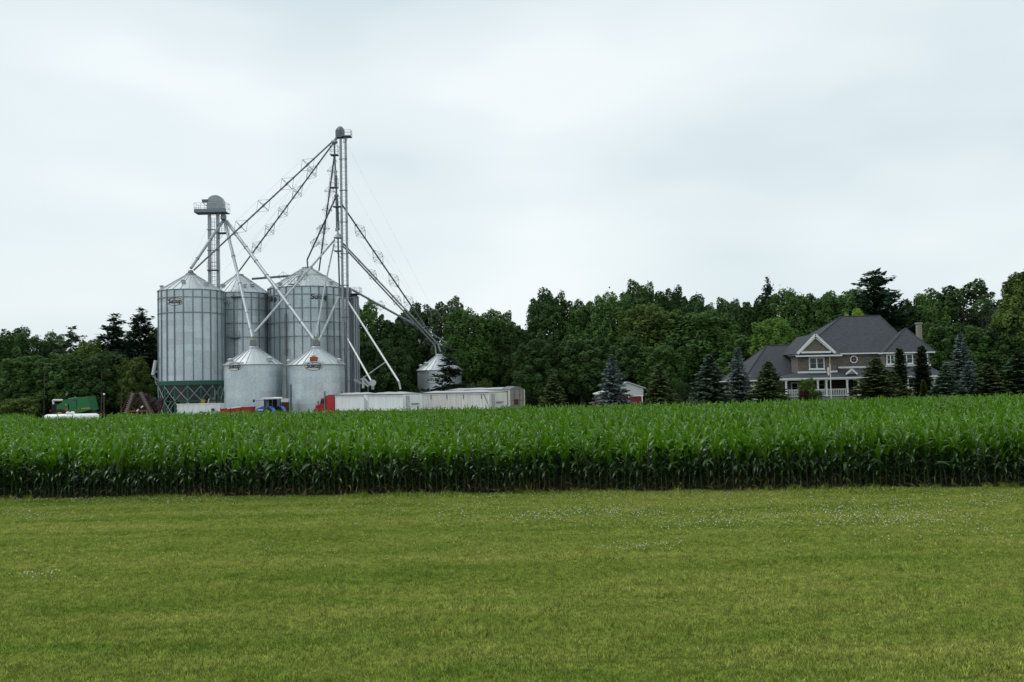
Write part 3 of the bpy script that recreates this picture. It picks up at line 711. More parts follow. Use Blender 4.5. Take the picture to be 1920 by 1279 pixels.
def maker_sign(bin_, R, phi, z, width, text, style):
    """oval sign bent round the bin's wall; style: plate / oval / bare"""
    hgt = width * 0.44; root = None
    if style == 'plate':
        b = MB(); n = 8
        for i in range(n):
            u0 = (-0.56 + 1.12 * i / n) * width; u1 = (-0.56 + 1.12 * (i + 1) / n) * width
            b.add([bent(u0, -hgt * .58, R + .05, phi, z), bent(u1, -hgt * .58, R + .05, phi, z), bent(u1, hgt * .58, R + .05, phi, z), bent(u0, hgt * .58, R + .05, phi, z)], [(0, 1, 2, 3)])
        root = b.build('maker_sign', SIGNW, bin_)
    n = 36; b = MB(); rr = R + .065
    outer = [bent(.5 * width * math.cos(2*PI*i/n), .5 * hgt * math.sin(2*PI*i/n), rr, phi, z) for i in range(n)]
    inner = [bent(.475 * width * math.cos(2*PI*i/n), .44 * hgt * math.sin(2*PI*i/n), rr, phi, z) for i in range(n)]
    b.add(outer + inner, [(i, (i+1) % n, n + (i+1) % n, n + i) for i in range(n)])
    if style != 'bare':
        ring = b.build('oval_border' if root else 'maker_sign', BLACK, bin_ if root is None else root)
        if root is None: root = ring
        if style == 'oval':
            b2 = MB().add([bent(.475 * width * math.cos(2*PI*i/n), .44 * hgt * math.sin(2*PI*i/n), R + .06, phi, z) for i in range(n)], [tuple(range(n))])
            b2.build('oval_field', SIGNW, root)
    v, f = TXT[text]; tw = width * (0.80 if style != 'bare' else 0.95); k = 1.0
    tb = MB().add([bent(p[0] * tw, p[1] * tw * k, R + .085, phi, z) for p in v], f)
    tb.build('lettering' if root is not None else 'maker_sign', BLACK, root if root is not None else bin_)

def grain_bin(label, cx, cy, R, z0, ze, za, rc, n_sheet, n_ring, n_stiff, hoops, n_roof, vents=(), group='galvanised grain bins', roof_mat=None, mid_ring=False):
    t = thing('grain_bin', label, 'grain bin', (cx, cy, gz(cx, cy)), 0, group)
    g0 = t.location.z; z0 -= g0; ze -= g0; za -= g0
    rh = (ze - z0) / n_ring; ms = []
    for odd in (0, 1):
        rr = R + (0.0 if odd else 0.018); b = MB(); k = 5; v = []
        for i in range(k + 1):
            a = (i / k - 0.004) * 2 * PI / n_sheet * (1.0) ; v += [(rr * math.sin(a), -rr * math.cos(a), 0), (rr * math.sin(a), -rr * math.cos(a), rh * 1.02)]
        b.add(v, [(2*i, 2*i+2, 2*i+3, 2*i+1) for i in range(k)])
        me = b.mesh('wall_sheet', True); me.materials.append(GALV); ms.append(me)
    off = rnd.uniform(0, 1)
    for r in range(n_ring):
        for s in range(n_sheet):
            link('wall_sheet', ms[r % 2], t, (0, 0, z0 + r * rh), 2 * PI * (s + off + 0.5 * (r % 2)) / n_sheet)
    # roof: ribbed sectors
    b = MB(); Re = R + 0.16; da = 2 * PI / n_roof
    v = [(Re * math.sin(a), -Re * math.cos(a), ze - 0.05) for a in (0, da / 2, da)] + [(rc * math.sin(a), -rc * math.cos(a), za) for a in (0, da / 2, da)]
    b.add(v, [(0, 1, 4, 3), (1, 2, 5, 4)])
    b.bar((0, -Re - 0.01, ze - 0.02), (0, -rc, za + 0.03), 0.07 if R > 4.5 else 0.06, 0.12)
    me = b.mesh('roof_panel'); me.materials.append(roof_mat or ROOFM)
    for k in range(n_roof): link('roof_panel', me, t, None, k * da)
    b = MB().lathe((0, 0, 0), [(rc + .08, za - 0.06), (rc + .08, za + 0.10), (rc - .05, za + 0.26), (0.25, za + 0.30), (0.02, za + 0.30)], 18); b.build('roof_cap', STEELD if R > 4.5 else STEEL, t, False)
    if mid_ring:
        f = 0.62; rm = Re + (rc - Re) * f; zm = ze + (za - ze) * f
        MB().lathe((0, 0, 0), [(rm + .04, zm + .06), (rm + .07, zm + .12), (rm, zm + .14)], 30).build('roof_ring', STEEL, t)
    MB().lathe((0, 0, 0), [(R + .02, ze - .16), (R + .17, ze - .10), (R + .17, ze - .03), (R + .04, ze + .02)], 40).build('eave_ring', STIFF if n_stiff else STEEL, t)
    if n_stiff:
        b = MB().box((0, -(R + .07), (z0 + ze) / 2), (0.17, 0.11, ze - z0 - .15)); me = b.mesh('stiffener'); me.materials.append(STIFF)
        for k in range(n_stiff): link('stiffener', me, t, None, 2 * PI * (k + .3) / n_stiff)
    for z in hoops: MB().lathe((0, 0, z - g0), [(R + .03, -.055), (R + .15, -.055), (R + .15, .055), (R + .03, .055)], 40).build('wind_ring', STIFF, t)
    for ph, f in vents:
        rr = Re + (rc - Re) * f; z = ze + (za - ze) * f
        c = Vector((rr * math.sin(ph), -rr * math.cos(ph), z))
        b = MB().box(c + Vector((0, 0, .14)), (.42, .42, .36), ph); b.box(c + Vector((0, 0, .36)), (.6, .66, .10), ph); b.lathe(c + Vector((0, 0, .40)), [(0.30, 0), (0.30, .05), (0.2, .14), (0.02, .17)], 10)
        b.build('roof_vent', MATS.get('vent_paint') or mat('vent_paint', (.52, .56, .57), .5, .2), t)
    MB().lathe((0, 0, 0), [(R + .35, -.3), (R + .35, .25), (R - .1, .26)], 32).build('concrete_base', CONC, t) if z0 < 0.6 else None
    return t

def zat(px, py, y): return at(px, py, y).z
def xat(px, py, y): return at(px, py, y).x

# hopper bin A on its green stand
YA, YB, YC, YE, YG, YH = 157.0, 169.0, 170.5, 140.5, 178.0, 189.0
xA = xat(358, 560, YA); RA = 58.3 * YA / FPX; zAe = zat(358, 547, YA); zAa = zat(356, 516, YA); zA0 = zat(361, 716, YA)
A = grain_bin('tall galvanised hopper bin on a green steel stand, leftmost of the bins', xA, YA, RA, zA0, zAe, zAa, 0.75, 10, 15, 22,
              [zat(358, 556, YA - 5), zat(358, 585, YA - 5)], 26, ((-1.15, .16), (-.05, .42), (1.0, .3)))
maker_sign(A, RA, -0.19, zat(347, 565, YA - 5), 2.8, 'Sukup', 'oval')
MB().lathe((0, 0, 0), [(RA + .06, zA0 - .55), (RA + .10, zA0 - .5), (RA + .10, zA0 + .12), (RA + .02, zA0 + .16)], 40).build('green_ring_beam', GREENP, A)
MB().lathe((0, 0, 0), [(0.45, 0.9), (0.5, 1.1), (RA - .2, zA0 - .1)], 32).build('hopper_cone', mat('hopper_cone_steel', (0.16, 0.19, 0.19), 0.55, 0.4, .12, 1.2), A, True)
NL = 16
lg = MB().box((0, -(RA - .02), (zA0 - .5) / 2), (.22, .22, zA0 - .55)).mesh('stand_leg'); lg.materials.append(GREENP)
zm = (zA0 - .4) * 0.5
def ring_pt(k, z, r): a = 2 * PI * (k + .5) / NL; return Vector((r * math.sin(a), -r * math.cos(a), z))
for k in range(NL):
    link('stand_leg', lg, A, None, 2 * PI * (k + .5) / NL)
    b = MB()
    MB().tube(ring_pt(k, zm + .1, RA + .1), ring_pt(k + 1, zA0 - .7, RA + .1), .045, 5).build('brace', STEEL, A)
    MB().tube(ring_pt(k + 1, zm + .1, RA + .14), ring_pt(k, zA0 - .7, RA + .14), .045, 5).build('brace', STEEL, A)
    MB().tube(ring_pt(k, .1, RA + .1), ring_pt(k + 1, zm - .1, RA + .1), .045, 5).build('brace', STEEL, A)
    MB().tube(ring_pt(k + 1, .1, RA + .14), ring_pt(k, zm - .1, RA + .14), .045, 5).build('brace', STEEL, A)
    MB().bar(ring_pt(k, zm, RA - .02), ring_pt(k + 1, zm, RA - .02), .14, .16).build('cross_beam', GREENP, A)
pA = at(356, 506, YA)
MB().lathe((0, 0, pA.z - A.location.z - .55), [(.02, -.55), (.35, -.45), (.52, 0), (.35, .45), (.02, .55)], 14).build('fill_head', STEELD, A, True)

xB = xat(449, 560, YB); RB = 55 * YB / FPX; zBe = zat(449, 552, YB); zBa = zat(449, 517, YB)
B = grain_bin('galvanised bin squeezed between the hopper bin and the widest bin', xB, YB, RB, 0.25, zBe, zBa, 0.7, 10, 20, 22,
              [zat(449, 557, YB - 5), zat(449, 580, YB - 5), zat(449, 606, YB - 5), zat(449, 632, YB - 5)], 26, ((-.55, .32), (.9, .35), (.5, .3)))
maker_sign(B, RB, -0.33, zat(431, 568, YB - 5), 2.8, 'Sukup', 'oval')
def balcony(parent, R, phi, z, w=2.2, name='roof_platform'):
    """small railed platform on a bin's wall"""
    c = Vector((R * math.sin(phi), -R * math.cos(phi), z)); m = Matrix.Rotation(phi, 3, 'Z')
    o = MB().box(c + m @ Vector((0, -.45, 0)), (w, .9, .10), 0, m).build(name, STEELD, parent)
    b = MB()
    for s in (-.5, -.17, .17, .5):
        b.tube(c + m @ Vector((s * w, -.88, 0)), c + m @ Vector((s * w, -.88, 1.05)), .03, 4)
    for zz in (.5, 1.05):
        b.tube(c + m @ Vector((-.5 * w, -.88, zz)), c + m @ Vector((.5 * w, -.88, zz)), .03, 4)
        for s in (-.5, .5): b.tube(c + m @ Vector((s * w, -.88, zz)), c + m @ Vector((s * w, 0, zz)), .03, 4)
    b.build('railing', STEEL, o)
    return o
def wall_ladder(parent, R, phi, z0, z1, m=None, cage=True):
    c = Vector((math.sin(phi), -math.cos(phi), 0)); s = Vector((math.cos(phi), math.sin(phi), 0)); r = R + .28
    o = MB().tube(c * r + s * .22 + Vector((0, 0, z0)), c * r + s * .22 + Vector((0, 0, z1)), .035, 5).tube(c * r - s * .22 + Vector((0, 0, z0)), c * r - s * .22 + Vector((0, 0, z1)), .035, 5)
    o = o.build('ladder', m or STEEL, parent); b = MB(); z = z0 + .2
    while z < z1: b.tube(c * r + s * .22 + Vector((0, 0, z)), c * r - s * .22 + Vector((0, 0, z)), .018, 4); z += .33
    q = b.build('rungs', m or STEEL, o); q['kind'] = 'stuff'
    if cage:
        b = MB(); z = z0 + 2.2
        while z < z1:
            for i in range(6):
                a0 = PI * i / 6; a1 = PI * (i + 1) / 6
                f = lambda a: c * (r + .62 * math.sin(a)) + s * .36 * math.cos(a) + Vector((0, 0, z))
                b.tube(f(a0), f(a1), .02, 4)
            z += 1.3
        q = b.build('safety_hoops', m or STEEL, o); q['kind'] = 'stuff'
balcony(B, RB, 0.22, zBe - 0.9)
balcony(B, RB, 0.12, zat(455, 634, YB - 5), 1.6, 'rest_platform')
wall_ladder(B, RB, 0.16, 8, zBe - 1)

xC = xat(577, 560, YC); RC = 72.5 * YC / FPX; zCe = zat(577, 543, YC); zCa = zat(577, 504, YC)
Cb = grain_bin('widest galvanised bin with the highest ribbed roof, behind the right small bin', xC, YC, RC, 0.25, zCe, zCa, 0.9, 14, 20, 30,
              [zat(577, 551, YC - 6.6), zat(577, 577, YC - 6.6), zat(577, 603, YC - 6.6), zat(577, 630, YC - 6.6)], 40, ((-1.0, .12), (-.12, .4), (.95, .16), (-.62, .1)), mid_ring=True)
maker_sign(Cb, RC, 0.50, zat(612, 557, YC - 6), 3.1, 'Sukup', 'bare')
maker_sign(Cb, RC, -0.88, zat(520, 562, YC - 4), 3.1, 'Sukup', 'bare')
balcony(Cb, RC, -0.12, zCe + 0.2, 1.6)
wall_ladder(Cb, RC, -0.34, zat(549, 668, YC - 6), zat(549, 588, YC - 6), mat('dark_red_ladder', (0.06, 0.015, 0.02), .6), False)

for nm, pxc, apx, lb, hatch, ph in (('E', 475, 474, 'short galvanised bin with a white oval sign, left of the two front ones', False, -.43),
                                ('F', 592.5, 591, 'short galvanised bin with an orange roof hatch, right of the two front ones', True, .125)):
    x = xat(pxc, 690, YE); Rr = 52.8 * YE / FPX; ze = zat(pxc, 684, YE); za = zat(apx, 653, YE)
    o = grain_bin(lb, x, YE, Rr, 0.2, ze, za, 0.62, 9, 8, 0, [], 24, ((-.75, .14), (.95, .2)) if not hatch else ((-1.2, .1), (0.1, .34), (1.2, .1)))
    maker_sign(o, Rr, ph, zat(pxc, 687, YE - 4), 2.6, 'Sukup', 'plate')
    h = za - o.location.z
    MB().lathe((0, 0, h + .25), [(.45, 0), (.5, .15), (.46, .9), (.3, 1.15), (.28, 1.4), (.02, 1.42)], 12).build('fill_head', mat('fill_head_paint', (0.22, 0.23, 0.21), .6, .3), o, False)
    if hatch:
        m = Matrix.Rotation(0.02, 3, 'Z'); e = ze - o.location.z
        rr = Rr * .80; b = MB().box((rr * .11, -rr, e + .62), (.95, .9, .75)); b.build('roof_hatch', mat('orange_hatch', (0.36, 0.085, 0.035), .6, 0, .15, 3), o)
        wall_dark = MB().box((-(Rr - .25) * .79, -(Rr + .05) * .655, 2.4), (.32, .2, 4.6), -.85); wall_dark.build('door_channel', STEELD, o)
    if nm == 'E': EB = o
    else: FB = o

xG = xat(824, 700, YG); RG = 41 * YG / FPX
G = grain_bin('small far galvanised bin half hidden by a dark spruce', xG, YG, RG, 0.2, zat(824, 694, YG), zat(822, 667, YG), 0.6, 9, 8, 0, [], 22, ((-.9, .35), (-1.25, .2)))
maker_sign(G, RG, -0.24, zat(815, 712, YG - 4), 2.8, 'BUTLER', 'oval')
xH = xat(843, 690, YH); RH = 37 * YH / FPX
grain_bin('farthest galvanised bin, only its roof showing above the dark spruce', xH, YH, RH, 0.2, zat(843, 680, YH), zat(843, 656, YH), 0.6, 9, 9, 0, [], 22)

# ------------------------------------------------------------------ bucket elevators
def leg(label, px_l, px_r, py_ref, y, z_top, wcol, depth, tie_step):
    x0 = xat(px_l, py_ref, y); x1 = xat(px_r, py_ref, y); cx = (x0 + x1) / 2
    t = thing('bucket_elevator', label, 'elevator', (cx, y, 0))
    for x in (x0, x1):
        b = MB().box((x - cx, 0, z_top / 2), (wcol, depth, z_top)); z = 1.5
        while z < z_top: b.box((x - cx, 0, z), (wcol + .08, depth + .08, .08)); z += 3.0
        b.build('trunk_casing', STEEL, t)
    z = tie_step
    while z < z_top - 1:
        MB().box((0, -depth / 2 - .06, z), ((x1 - x0) + wcol + .25, .10, .12)).build('cross_tie', STEELD, t); z += tie_step
    r = (x1 - x0) / 2 * 0.62
    o = MB()
    for s in (-r, r): o.tube((s, -.1, 1), (s, -.1, z_top), .03, 4)
    o = o.build('ladder', STEEL, t); b = MB(); z = 1.2
    while z < z_top: b.tube((-r, -.1, z), (r, -.1, z), .02, 4); z += .6
    b.build('rungs', STEEL, o)['kind'] = 'stuff'
    return t, cx, x0, x1

def rail_box(parent, x0, x1, y0, y1, z, h=1.05, kick=0.0, m=None):
    """platform deck with a railing round it, local coordinates"""
    o = MB().box(((x0 + x1) / 2, (y0 + y1) / 2, z), (x1 - x0, y1 - y0, .12)).build('platform', STEELD, parent)
    if kick: MB().box(((x0 + x1) / 2, y0 - .02, z + kick / 2), (x1 - x0, .05, kick)).build('kick_plate', STIFF, o)
    b = MB(); cs = [(x0, y0), (x1, y0), (x1, y1), (x0, y1)]
    for i in range(4):
        a = Vector((*cs[i], z)); c = Vector((*cs[(i + 1) % 4], z)); L_ = (c - a).length; n = max(1, round(L_ / 1.0))
        for k in range(n): p = a.lerp(c, k / n); b.tube(p, p + Vector((0, 0, h)), .028, 4)
        for zz in (h * .5, h): b.tube(a + Vector((0, 0, zz)), c + Vector((0, 0, zz)), .028, 4)
    b.build('railing', STEEL, o)
    return o

YT, YL = 162.0, 163.3
zT = zat(638, 256, YT)
TALL, tx, tx0, tx1 = leg('very tall twin-casing bucket elevator with a domed head, highest thing in the yard', 642.6, 652.0, 560, YT, zT, .32, .5, 5.2)
dx = lambda px, py: xat(px, py, YT) - tx
zz = lambda py, px=638: zat(px, py, YT)
hx = dx(637.5, 250)
MB().lathe((hx, 0, zT - .25), [(.75, 0), (.78, 1.2), (.62, 1.55), (.35, 1.85), (.02, 1.9)], 8).build('head_housing', STEELD, TALL)
o = rail_box(TALL, hx + .5, dx(659, 255), -.9, .6, zz(257, 650), 1.0)
b = MB()
for k in range(2): b.tube((hx + .8, -.8 + 1.3 * k, zz(259, 650)), (hx + .55, -.3 + .6 * k, zz(268, 650)), .04, 4)
b.tube((dx(655, 256), -.5, zz(258, 655)), (dx(647, 256), -.2, zz(268, 648)), .04, 4); b.build('bracket', STEEL, TALL)
MB().tube((hx - .5, -.1, zT - .2), (dx(628, 262), -.1, zz(263)), .28, 8, .22).build('discharge_chute', STEEL, TALL)
MB().lathe((dx(627, 262), -.1, zz(268)), [(.05, -.4), (.55, 0), (.55, .25), (.2, .5)], 10).build('distributor', STEEL, TALL)
for py, xa in ((291, 620), (352, 619.5), (388, 625), (471, 627)):
    o = rail_box(TALL, dx(xa, py), dx(xa + 14.5, py), -.7, .5, zz(py), 1.5)
    MB().tube((dx(xa + 3, py), -.5, zz(py)), (dx(xa + 13, py), -.3, zz(py + 14)), .04, 4).build('bracket', STEELD, o)
def vpipe(px0, py0, px1, py1, r, nm='feed_pipe', m=None):
    MB().tube((dx(px0, py0), -.15, zz(py0, px0)), (dx(px1, py1), -.15, zz(py1, px1)), r, 8).build(nm, m or STEELD, TALL)
vpipe(627, 268, 629, 320, .14); vpipe(629, 320, 629.5, 330, .22, 'control_box', STEEL); vpipe(630, 330, 630, 352, .26, 'control_box', STEELD)
vpipe(631, 352, 631, 368, .16); vpipe(631, 370, 632, 428, .16); vpipe(633, 372, 636, 432, .13); vpipe(632, 428, 632, 434, .28, 'control_box', STEEL)
MB().lathe((dx(634, 444), -.15, zz(447)), [(.75, 0), (.75, .15), (.12, .95), (.1, 1.1)], 10).build('distributor', STEEL, TALL)
MB().lathe((dx(631, 367), -.15, zz(369)), [(.1, -.3), (.4, 0), (.35, .3), (.1, .5)], 8).build('distributor', STEELD, TALL)
vpipe(634, 447, 637, 545, .14)

zL = zat(400, 397, YL)
LEFT, lx, lx0, lx1 = leg('shorter twin-casing bucket elevator with a railed head platform, behind the hopper bin', 393, 409, 460, YL, zL, .43, .55, 3.4)
ldx = lambda px, py: xat(px, py, YL) - lx
lzz = lambda py, px=400: zat(px, py, YL)
hx = ldx(404, 380)
rail_box(LEFT, ldx(368.5, 398), ldx(428, 398), -1.3, 1.0, lzz(400), 1.55, 0.55)
MB().box((ldx(405, 385), 0, lzz(389)), (ldx(421, 385) - ldx(390, 385), 1.2, 1.7)).build('head_housing', STEEL, LEFT)
b = MB(); x0, x1 = ldx(390, 380), ldx(420, 380); n = 12; r = (x1 - x0) / 2; zc = lzz(379)
b.prism([((x0 + x1) / 2 + r * math.cos(PI * i / n), zc + 0.80 * r * math.sin(PI * i / n)) for i in range(n + 1)], -.55, .55); b.build('head_cover', STEEL, LEFT)
MB().box((ldx(386, 376), -.3, lzz(377.5)), (.9, .8, .45)).tube((ldx(381, 379), -.3, lzz(380)), (ldx(391, 388), -.3, lzz(389)), .05, 4).build('drive_motor', STEELD, LEFT)
MB().lathe((ldx(420, 408), -.3, lzz(413)), [(.3, -.1), (.5, .1), (.5, .55), (.36, 1.0)], 10).build('distributor', STIFF, LEFT)
o = rail_box(LEFT, ldx(409, 436), ldx(428, 436), -.9, .7, lzz(438), 1.3)
for k in range(3): MB().tube((ldx(411 + 5 * k, 440), -.5, lzz(440)), (ldx(410, 452), -.2, lzz(452)), .035, 4).build('bracket', STEELD, LEFT)
rail_box(LEFT, ldx(391, 500), ldx(411, 500), -.8, .5, lzz(507), 1.3)
wl = wall_ladder(LEFT, -.05, 0, 18, zL - 1)

# ------------------------------------------------------------------ spouts, each a pipe with its own truss frames
def spout(label, pts, r, trusses=(), tsize=1.15, m=None, name='grain_spout', collars=4.5):
    m = m or STEEL
    P_ = [at(*p) for p in pts]; low = min(P_, key=lambda p: p.z)
    t = thing(name, label, 'spout', low, 0, 'grain spouts running from the elevators')
    for a, c in zip(P_[:-1], P_[1:]):
        b = MB().tube(a, c, r, 10); L_ = (c - a).length; k = collars
        while k < L_ - 1: p = a.lerp(c, k / L_); d = (c - a).normalized() * .09; b.tube(p - d, p + d, r * 1.28, 10); k += collars
        b.build('pipe', m, t, False, True)
    a, c = P_[0], P_[1]; d = (c - a).normalized(); L_ = (c - a).length
    side = d.cross(Vector((0, 0, 1))).normalized(); upn = side.cross(d).normalized()
    for f in trusses:                               # king posts with stays back to the pipe, seen as diamonds
        p = a.lerp(c, f); w = tsize; b = MB(); wr = .030
        tips = [p + upn * w, p + side * w, p - upn * w, p - side * w]; ends = (p - d * w * 1.35, p + d * w * 1.35)
        for q in tips:
            b.tube(p, q, wr, 4)
            for e in ends: b.tube(q, e, wr * .8, 4)
        for i in range(4): b.tube(tips[i], tips[(i + 1) % 4], wr * .7, 4)
        b.build('truss_frame', STEELD, t, False, True)
    if len(trusses) > 1:
        b = MB()
        for sgn in (upn, -upn):
            for i in range(len(trusses) - 1): b.tube(a.lerp(c, trusses[i]) + sgn * tsize, a.lerp(c, trusses[i + 1]) + sgn * tsize, .009, 3)
        b.build('truss_cables', STEELD, t, False, True)
    return t
D = STEELD
spout('long thin trussed spout from the tall elevator\'s top to the hopper bin roof', [(625, 264, YT), (363, 507, YA)], .135, (.19, .34, .51, .67), m=D)
spout('long thin trussed spout from the tall elevator\'s top to the middle bin roof', [(627, 266, YT), (448, 509, YB)], .13, (.23, .38, .53, .67, .81), m=D)
spout('steep trussed spout from the tall elevator to the right slope of the widest roof', [(627, 292, YT), (598, 508, YC)], .13, (.13, .30, .46, .62, .76), .9, m=D)
spout('spout slanting from the tall elevator to the peak of the widest roof', [(630, 369, YT), (576, 487, YC), (577, 500, YC)], .135, (.5, .72), .9, m=D)
spout('upper right trussed spout from the tall elevator towards the far small bin', [(640, 382, YT), (805, 623, YG), (838, 644, YG)], .14, (.20, .395, .575, .75), 1.25, m=D)
spout('upper one of the paired spouts running down right to the far small bin', [(641, 454, YT), (821, 645, YG), (826, 660, YG)], .14, (.30, .55, .80), 1.0)
spout('lower one of the paired spouts running down right to the far small bin', [(640, 458, YT + .6), (816, 648, YG), (818, 668, YG)], .14, (), 1.0)
spout('spout from the tall elevator down left across the bins to the left small bin', [(627, 450, YT), (477, 624, YE), (475, 640, YE)], .17, (.42,), .8)
spout('pale spout hanging from the tall elevator down to the right small bin', [(626, 458, YT), (609, 537, 158), (591, 637, YE)], .13)
spout('short spout from the ribbed tower\'s platform to the right small bin', [(635, 557, YT - 2), (597, 641, YE)], .16)
spout('trussed conveyor tube from the ribbed tower\'s top out to the paired spouts', [(660, 543, YT), (781, 611, YG)], .19, (.42, .85), .9)
spout('thick spout from the short elevator to the hopper bin roof', [(419, 413, YL), (358, 503, YA)], .25)
spout('thick spout from the short elevator to the left small bin roof', [(421, 414, YL), (444, 506, 156), (474, 634, YE)], .25)
spout('thickest spout crossing in front of the widest bin to the right small bin roof', [(425, 415, YL), (589, 637, YE)], .27)
spout('nearly level conveyor tube joining the middle bin roof to the widest bin roof', [(472, 523, YB), (548, 517, YC)], .2, (.78,), .8, m=D)
spout('long steep pale loading spout ending above the trailers\' roof', [(653, 566, YT), (748, 716, 148), (751, 730, 148)], .15, m=mat('pale_galvanised', (.60, .63, .63), .45, .3))
spout('shorter steep pale loading spout with a round end piece', [(651, 634, YT), (697, 716, 152), (699, 728, 152)], .15, m=MATS['pale_galvanised'])
spout('slanting brace tube between the two pale loading spouts', [(723, 679, 150), (676, 712, 156)], .09, m=MATS['pale_galvanised'])
p = at(699, 718, 152); o = thing('spout_end_box', 'pale round-fronted end box on the shorter loading spout', 'spout box', p)
MB().disc((0, 0, 0), .5, (0, 1, 0), .5, 12).build('housing', MATS['pale_galvanised'], o); MB().box((0, 0, -.6), (.4, .4, .8)).build('outlet', STEEL, o)
# guy wires of the tall elevator
for i, (p0, p1, lb) in enumerate([((649, 268, YT), (806, 570, 196), 'thin guy wire from the tall elevator\'s head far down to the right'),
                                  ((648, 330, YT), (770, 545, 190), 'thin guy wire from the tall elevator\'s middle down to the right'),
                                  ((634, 270, YT), (300, 640, 190), 'thin guy wire from the tall elevator\'s head down to the left'),
                                  ((392, 420, YL), (300, 620, 185), 'thin guy wire from the short elevator down to the left')]):
    a, c = at(*p0), at(*p1); d = c - a; c = a + d * (a.z / max(1e-3, a.z - c.z))
    t = thing('guy_wire', lb, 'wire', c); MB().tube(a, c, .007, 3).build('cable', STEELD, t, False, True)

# narrow ribbed tower beside the tall elevator
YD = 164.5; xD = xat(663, 600, YD); RD = 9.3 * YD / FPX; zD = zat(660, 556, YD)
t = thing('grain_dryer', 'narrow ribbed galvanised tower with a railed top, right of the widest bin', 'grain dryer', (xD, YD, 0))
MB().lathe((0, 0, 0), [(RD, .2), (RD, zD), (RD * .6, zD + .3), (.05, zD + .32)], 20).build('casing', STIFF, t, False)
b = MB().box((0, -RD - .04, zD / 2), (.16, .14, zD - .3)).mesh('rib'); b.materials.append(STEEL)
for k in range(12): link('rib', b, t, None, 2 * PI * (k + .4) / 12)
k = 2.0
while k < zD: MB().lathe((0, 0, k), [(RD + .02, -.05), (RD + .14, -.05), (RD + .14, .05), (RD + .02, .05)], 20).build('band', STIFF, t); k += 2.45
rail_box(t, -1.3, 1.25, -1.3, 1.2, zD + .35, 1.05)
MB().box((xat(650, 548, YD) - xD, -.6, zat(650, 549, YD)), (1.7, 1.3, 1.4)).build('inlet_box', STEELD, t)
MB().box((xat(650, 558, YD) - xD, -.6, zat(650, 560, YD)), (2.4, 1.4, .12)).build('inlet_platform', STEEL, t)
for px, r in ((656, .17), (667, .13), (671, .11)):
    x = xat(px, 640, YD) - xD; MB().tube((x, -1.15, .3), (x, -1.15, zat(px, 562, YD)), r, 8).build('standpipe', STEEL, t)
# loading conveyors at its foot
p = at(684, 722, 155); t = thing('loading_conveyor', 'pale slanted loading conveyor at the foot of the ribbed tower', 'conveyor', (p.x, 155, 0))
lo = lambda px, py: at(px, py, 155) - t.location
MB().bar(lo(664, 712), lo(678, 719), .35, .35).build('chute', STEEL, t)
MB().bar(lo(683, 710), lo(694, 722), .3, .3).build('chute', MATS['pale_galvanised'], t); MB().bar(lo(683, 718), lo(691, 725), .3, .25).build('chute', MATS['pale_galvanised'], t)
MB().bar(lo(681, 709), lo(681, 728), .35, .35).build('upright', MATS['pale_galvanised'], t)
for px in (670, 690): MB().bar(lo(px, 716), Vector((lo(px, 716).x, 0, 0)), .15, .15).build('support_leg', STEELD, t)
# unloading pipe hanging at the hopper bin's left side
p = at(291, 700, 156); t = thing('sweep_auger', 'grey upright auger tube fixed to the hopper bin\'s left side', 'auger', (p.x, 156, 0))
lo = lambda px, py: at(px, py, 156) - t.location
MB().tube(lo(292, 676), lo(287, 703), .30, 8).build('tube', MATS['pale_galvanised'], t)
MB().tube(lo(285, 704), lo(297, 714), .09, 6).tube(lo(297, 714), lo(298, 726), .07, 6).tube(lo(289, 700), lo(299, 694), .1, 6).tube(lo(291, 717), lo(299, 717), .07, 6).tube(lo(291, 704), lo(292, 719), .06, 6).tube(lo(292, 719), lo(298, 725), .06, 6).build('bracket', STEEL, t)
q = lo(300, 690); MB().tube((q.x, 0, 0), (q.x, 0, q.z), .28, 8).build('standpipe', STEEL, t)

# ------------------------------------------------------------------ vehicles and yard things
CAM_INV = CAM_ROT.inverted()
def proj(p):
    q = CAM_INV @ (Vector(p) - EYE); return 960 + FPX * q.x / -q.z
def span(px0, y0, px1, th):
    """length of a line starting at pixel column px0, depth y0, heading (cos, -sin) until it reaches column px1"""
    p = at(px0, 750, y0); lo, hi = 0.1, 40.0
    for _ in range(40):
        m = (lo + hi) / 2
        if proj((p.x + m * math.cos(th), y0 - m * math.sin(th), 2.0)) < px1: lo = m
        else: hi = m
    return p.x, lo
def wheel(parent, x, y, r, w, rim_mat, z=None):
    z = r if z is None else z
    o = MB().tube((x, y - w / 2, z), (x, y + w / 2, z), r, 18)
    for k in range(18):
        a = 2 * PI * k / 18; o.box((x + r * math.cos(a), y, z + r * math.sin(a)), (.05 * r + .02, w * .9, .09 * r), 0, Matrix.Rotation(-a, 3, 'Y'))
    o = o.build('wheel', RUBBER, parent)
    MB().tube((x, y - w / 2 - .02, z), (x, y + w / 2 + .02, z), r * .56, 14).tube((x, y - w / 2 - .07, z), (x, y + w / 2 + .07, z), r * .2, 10).build('rim', rim_mat, o)
    return o

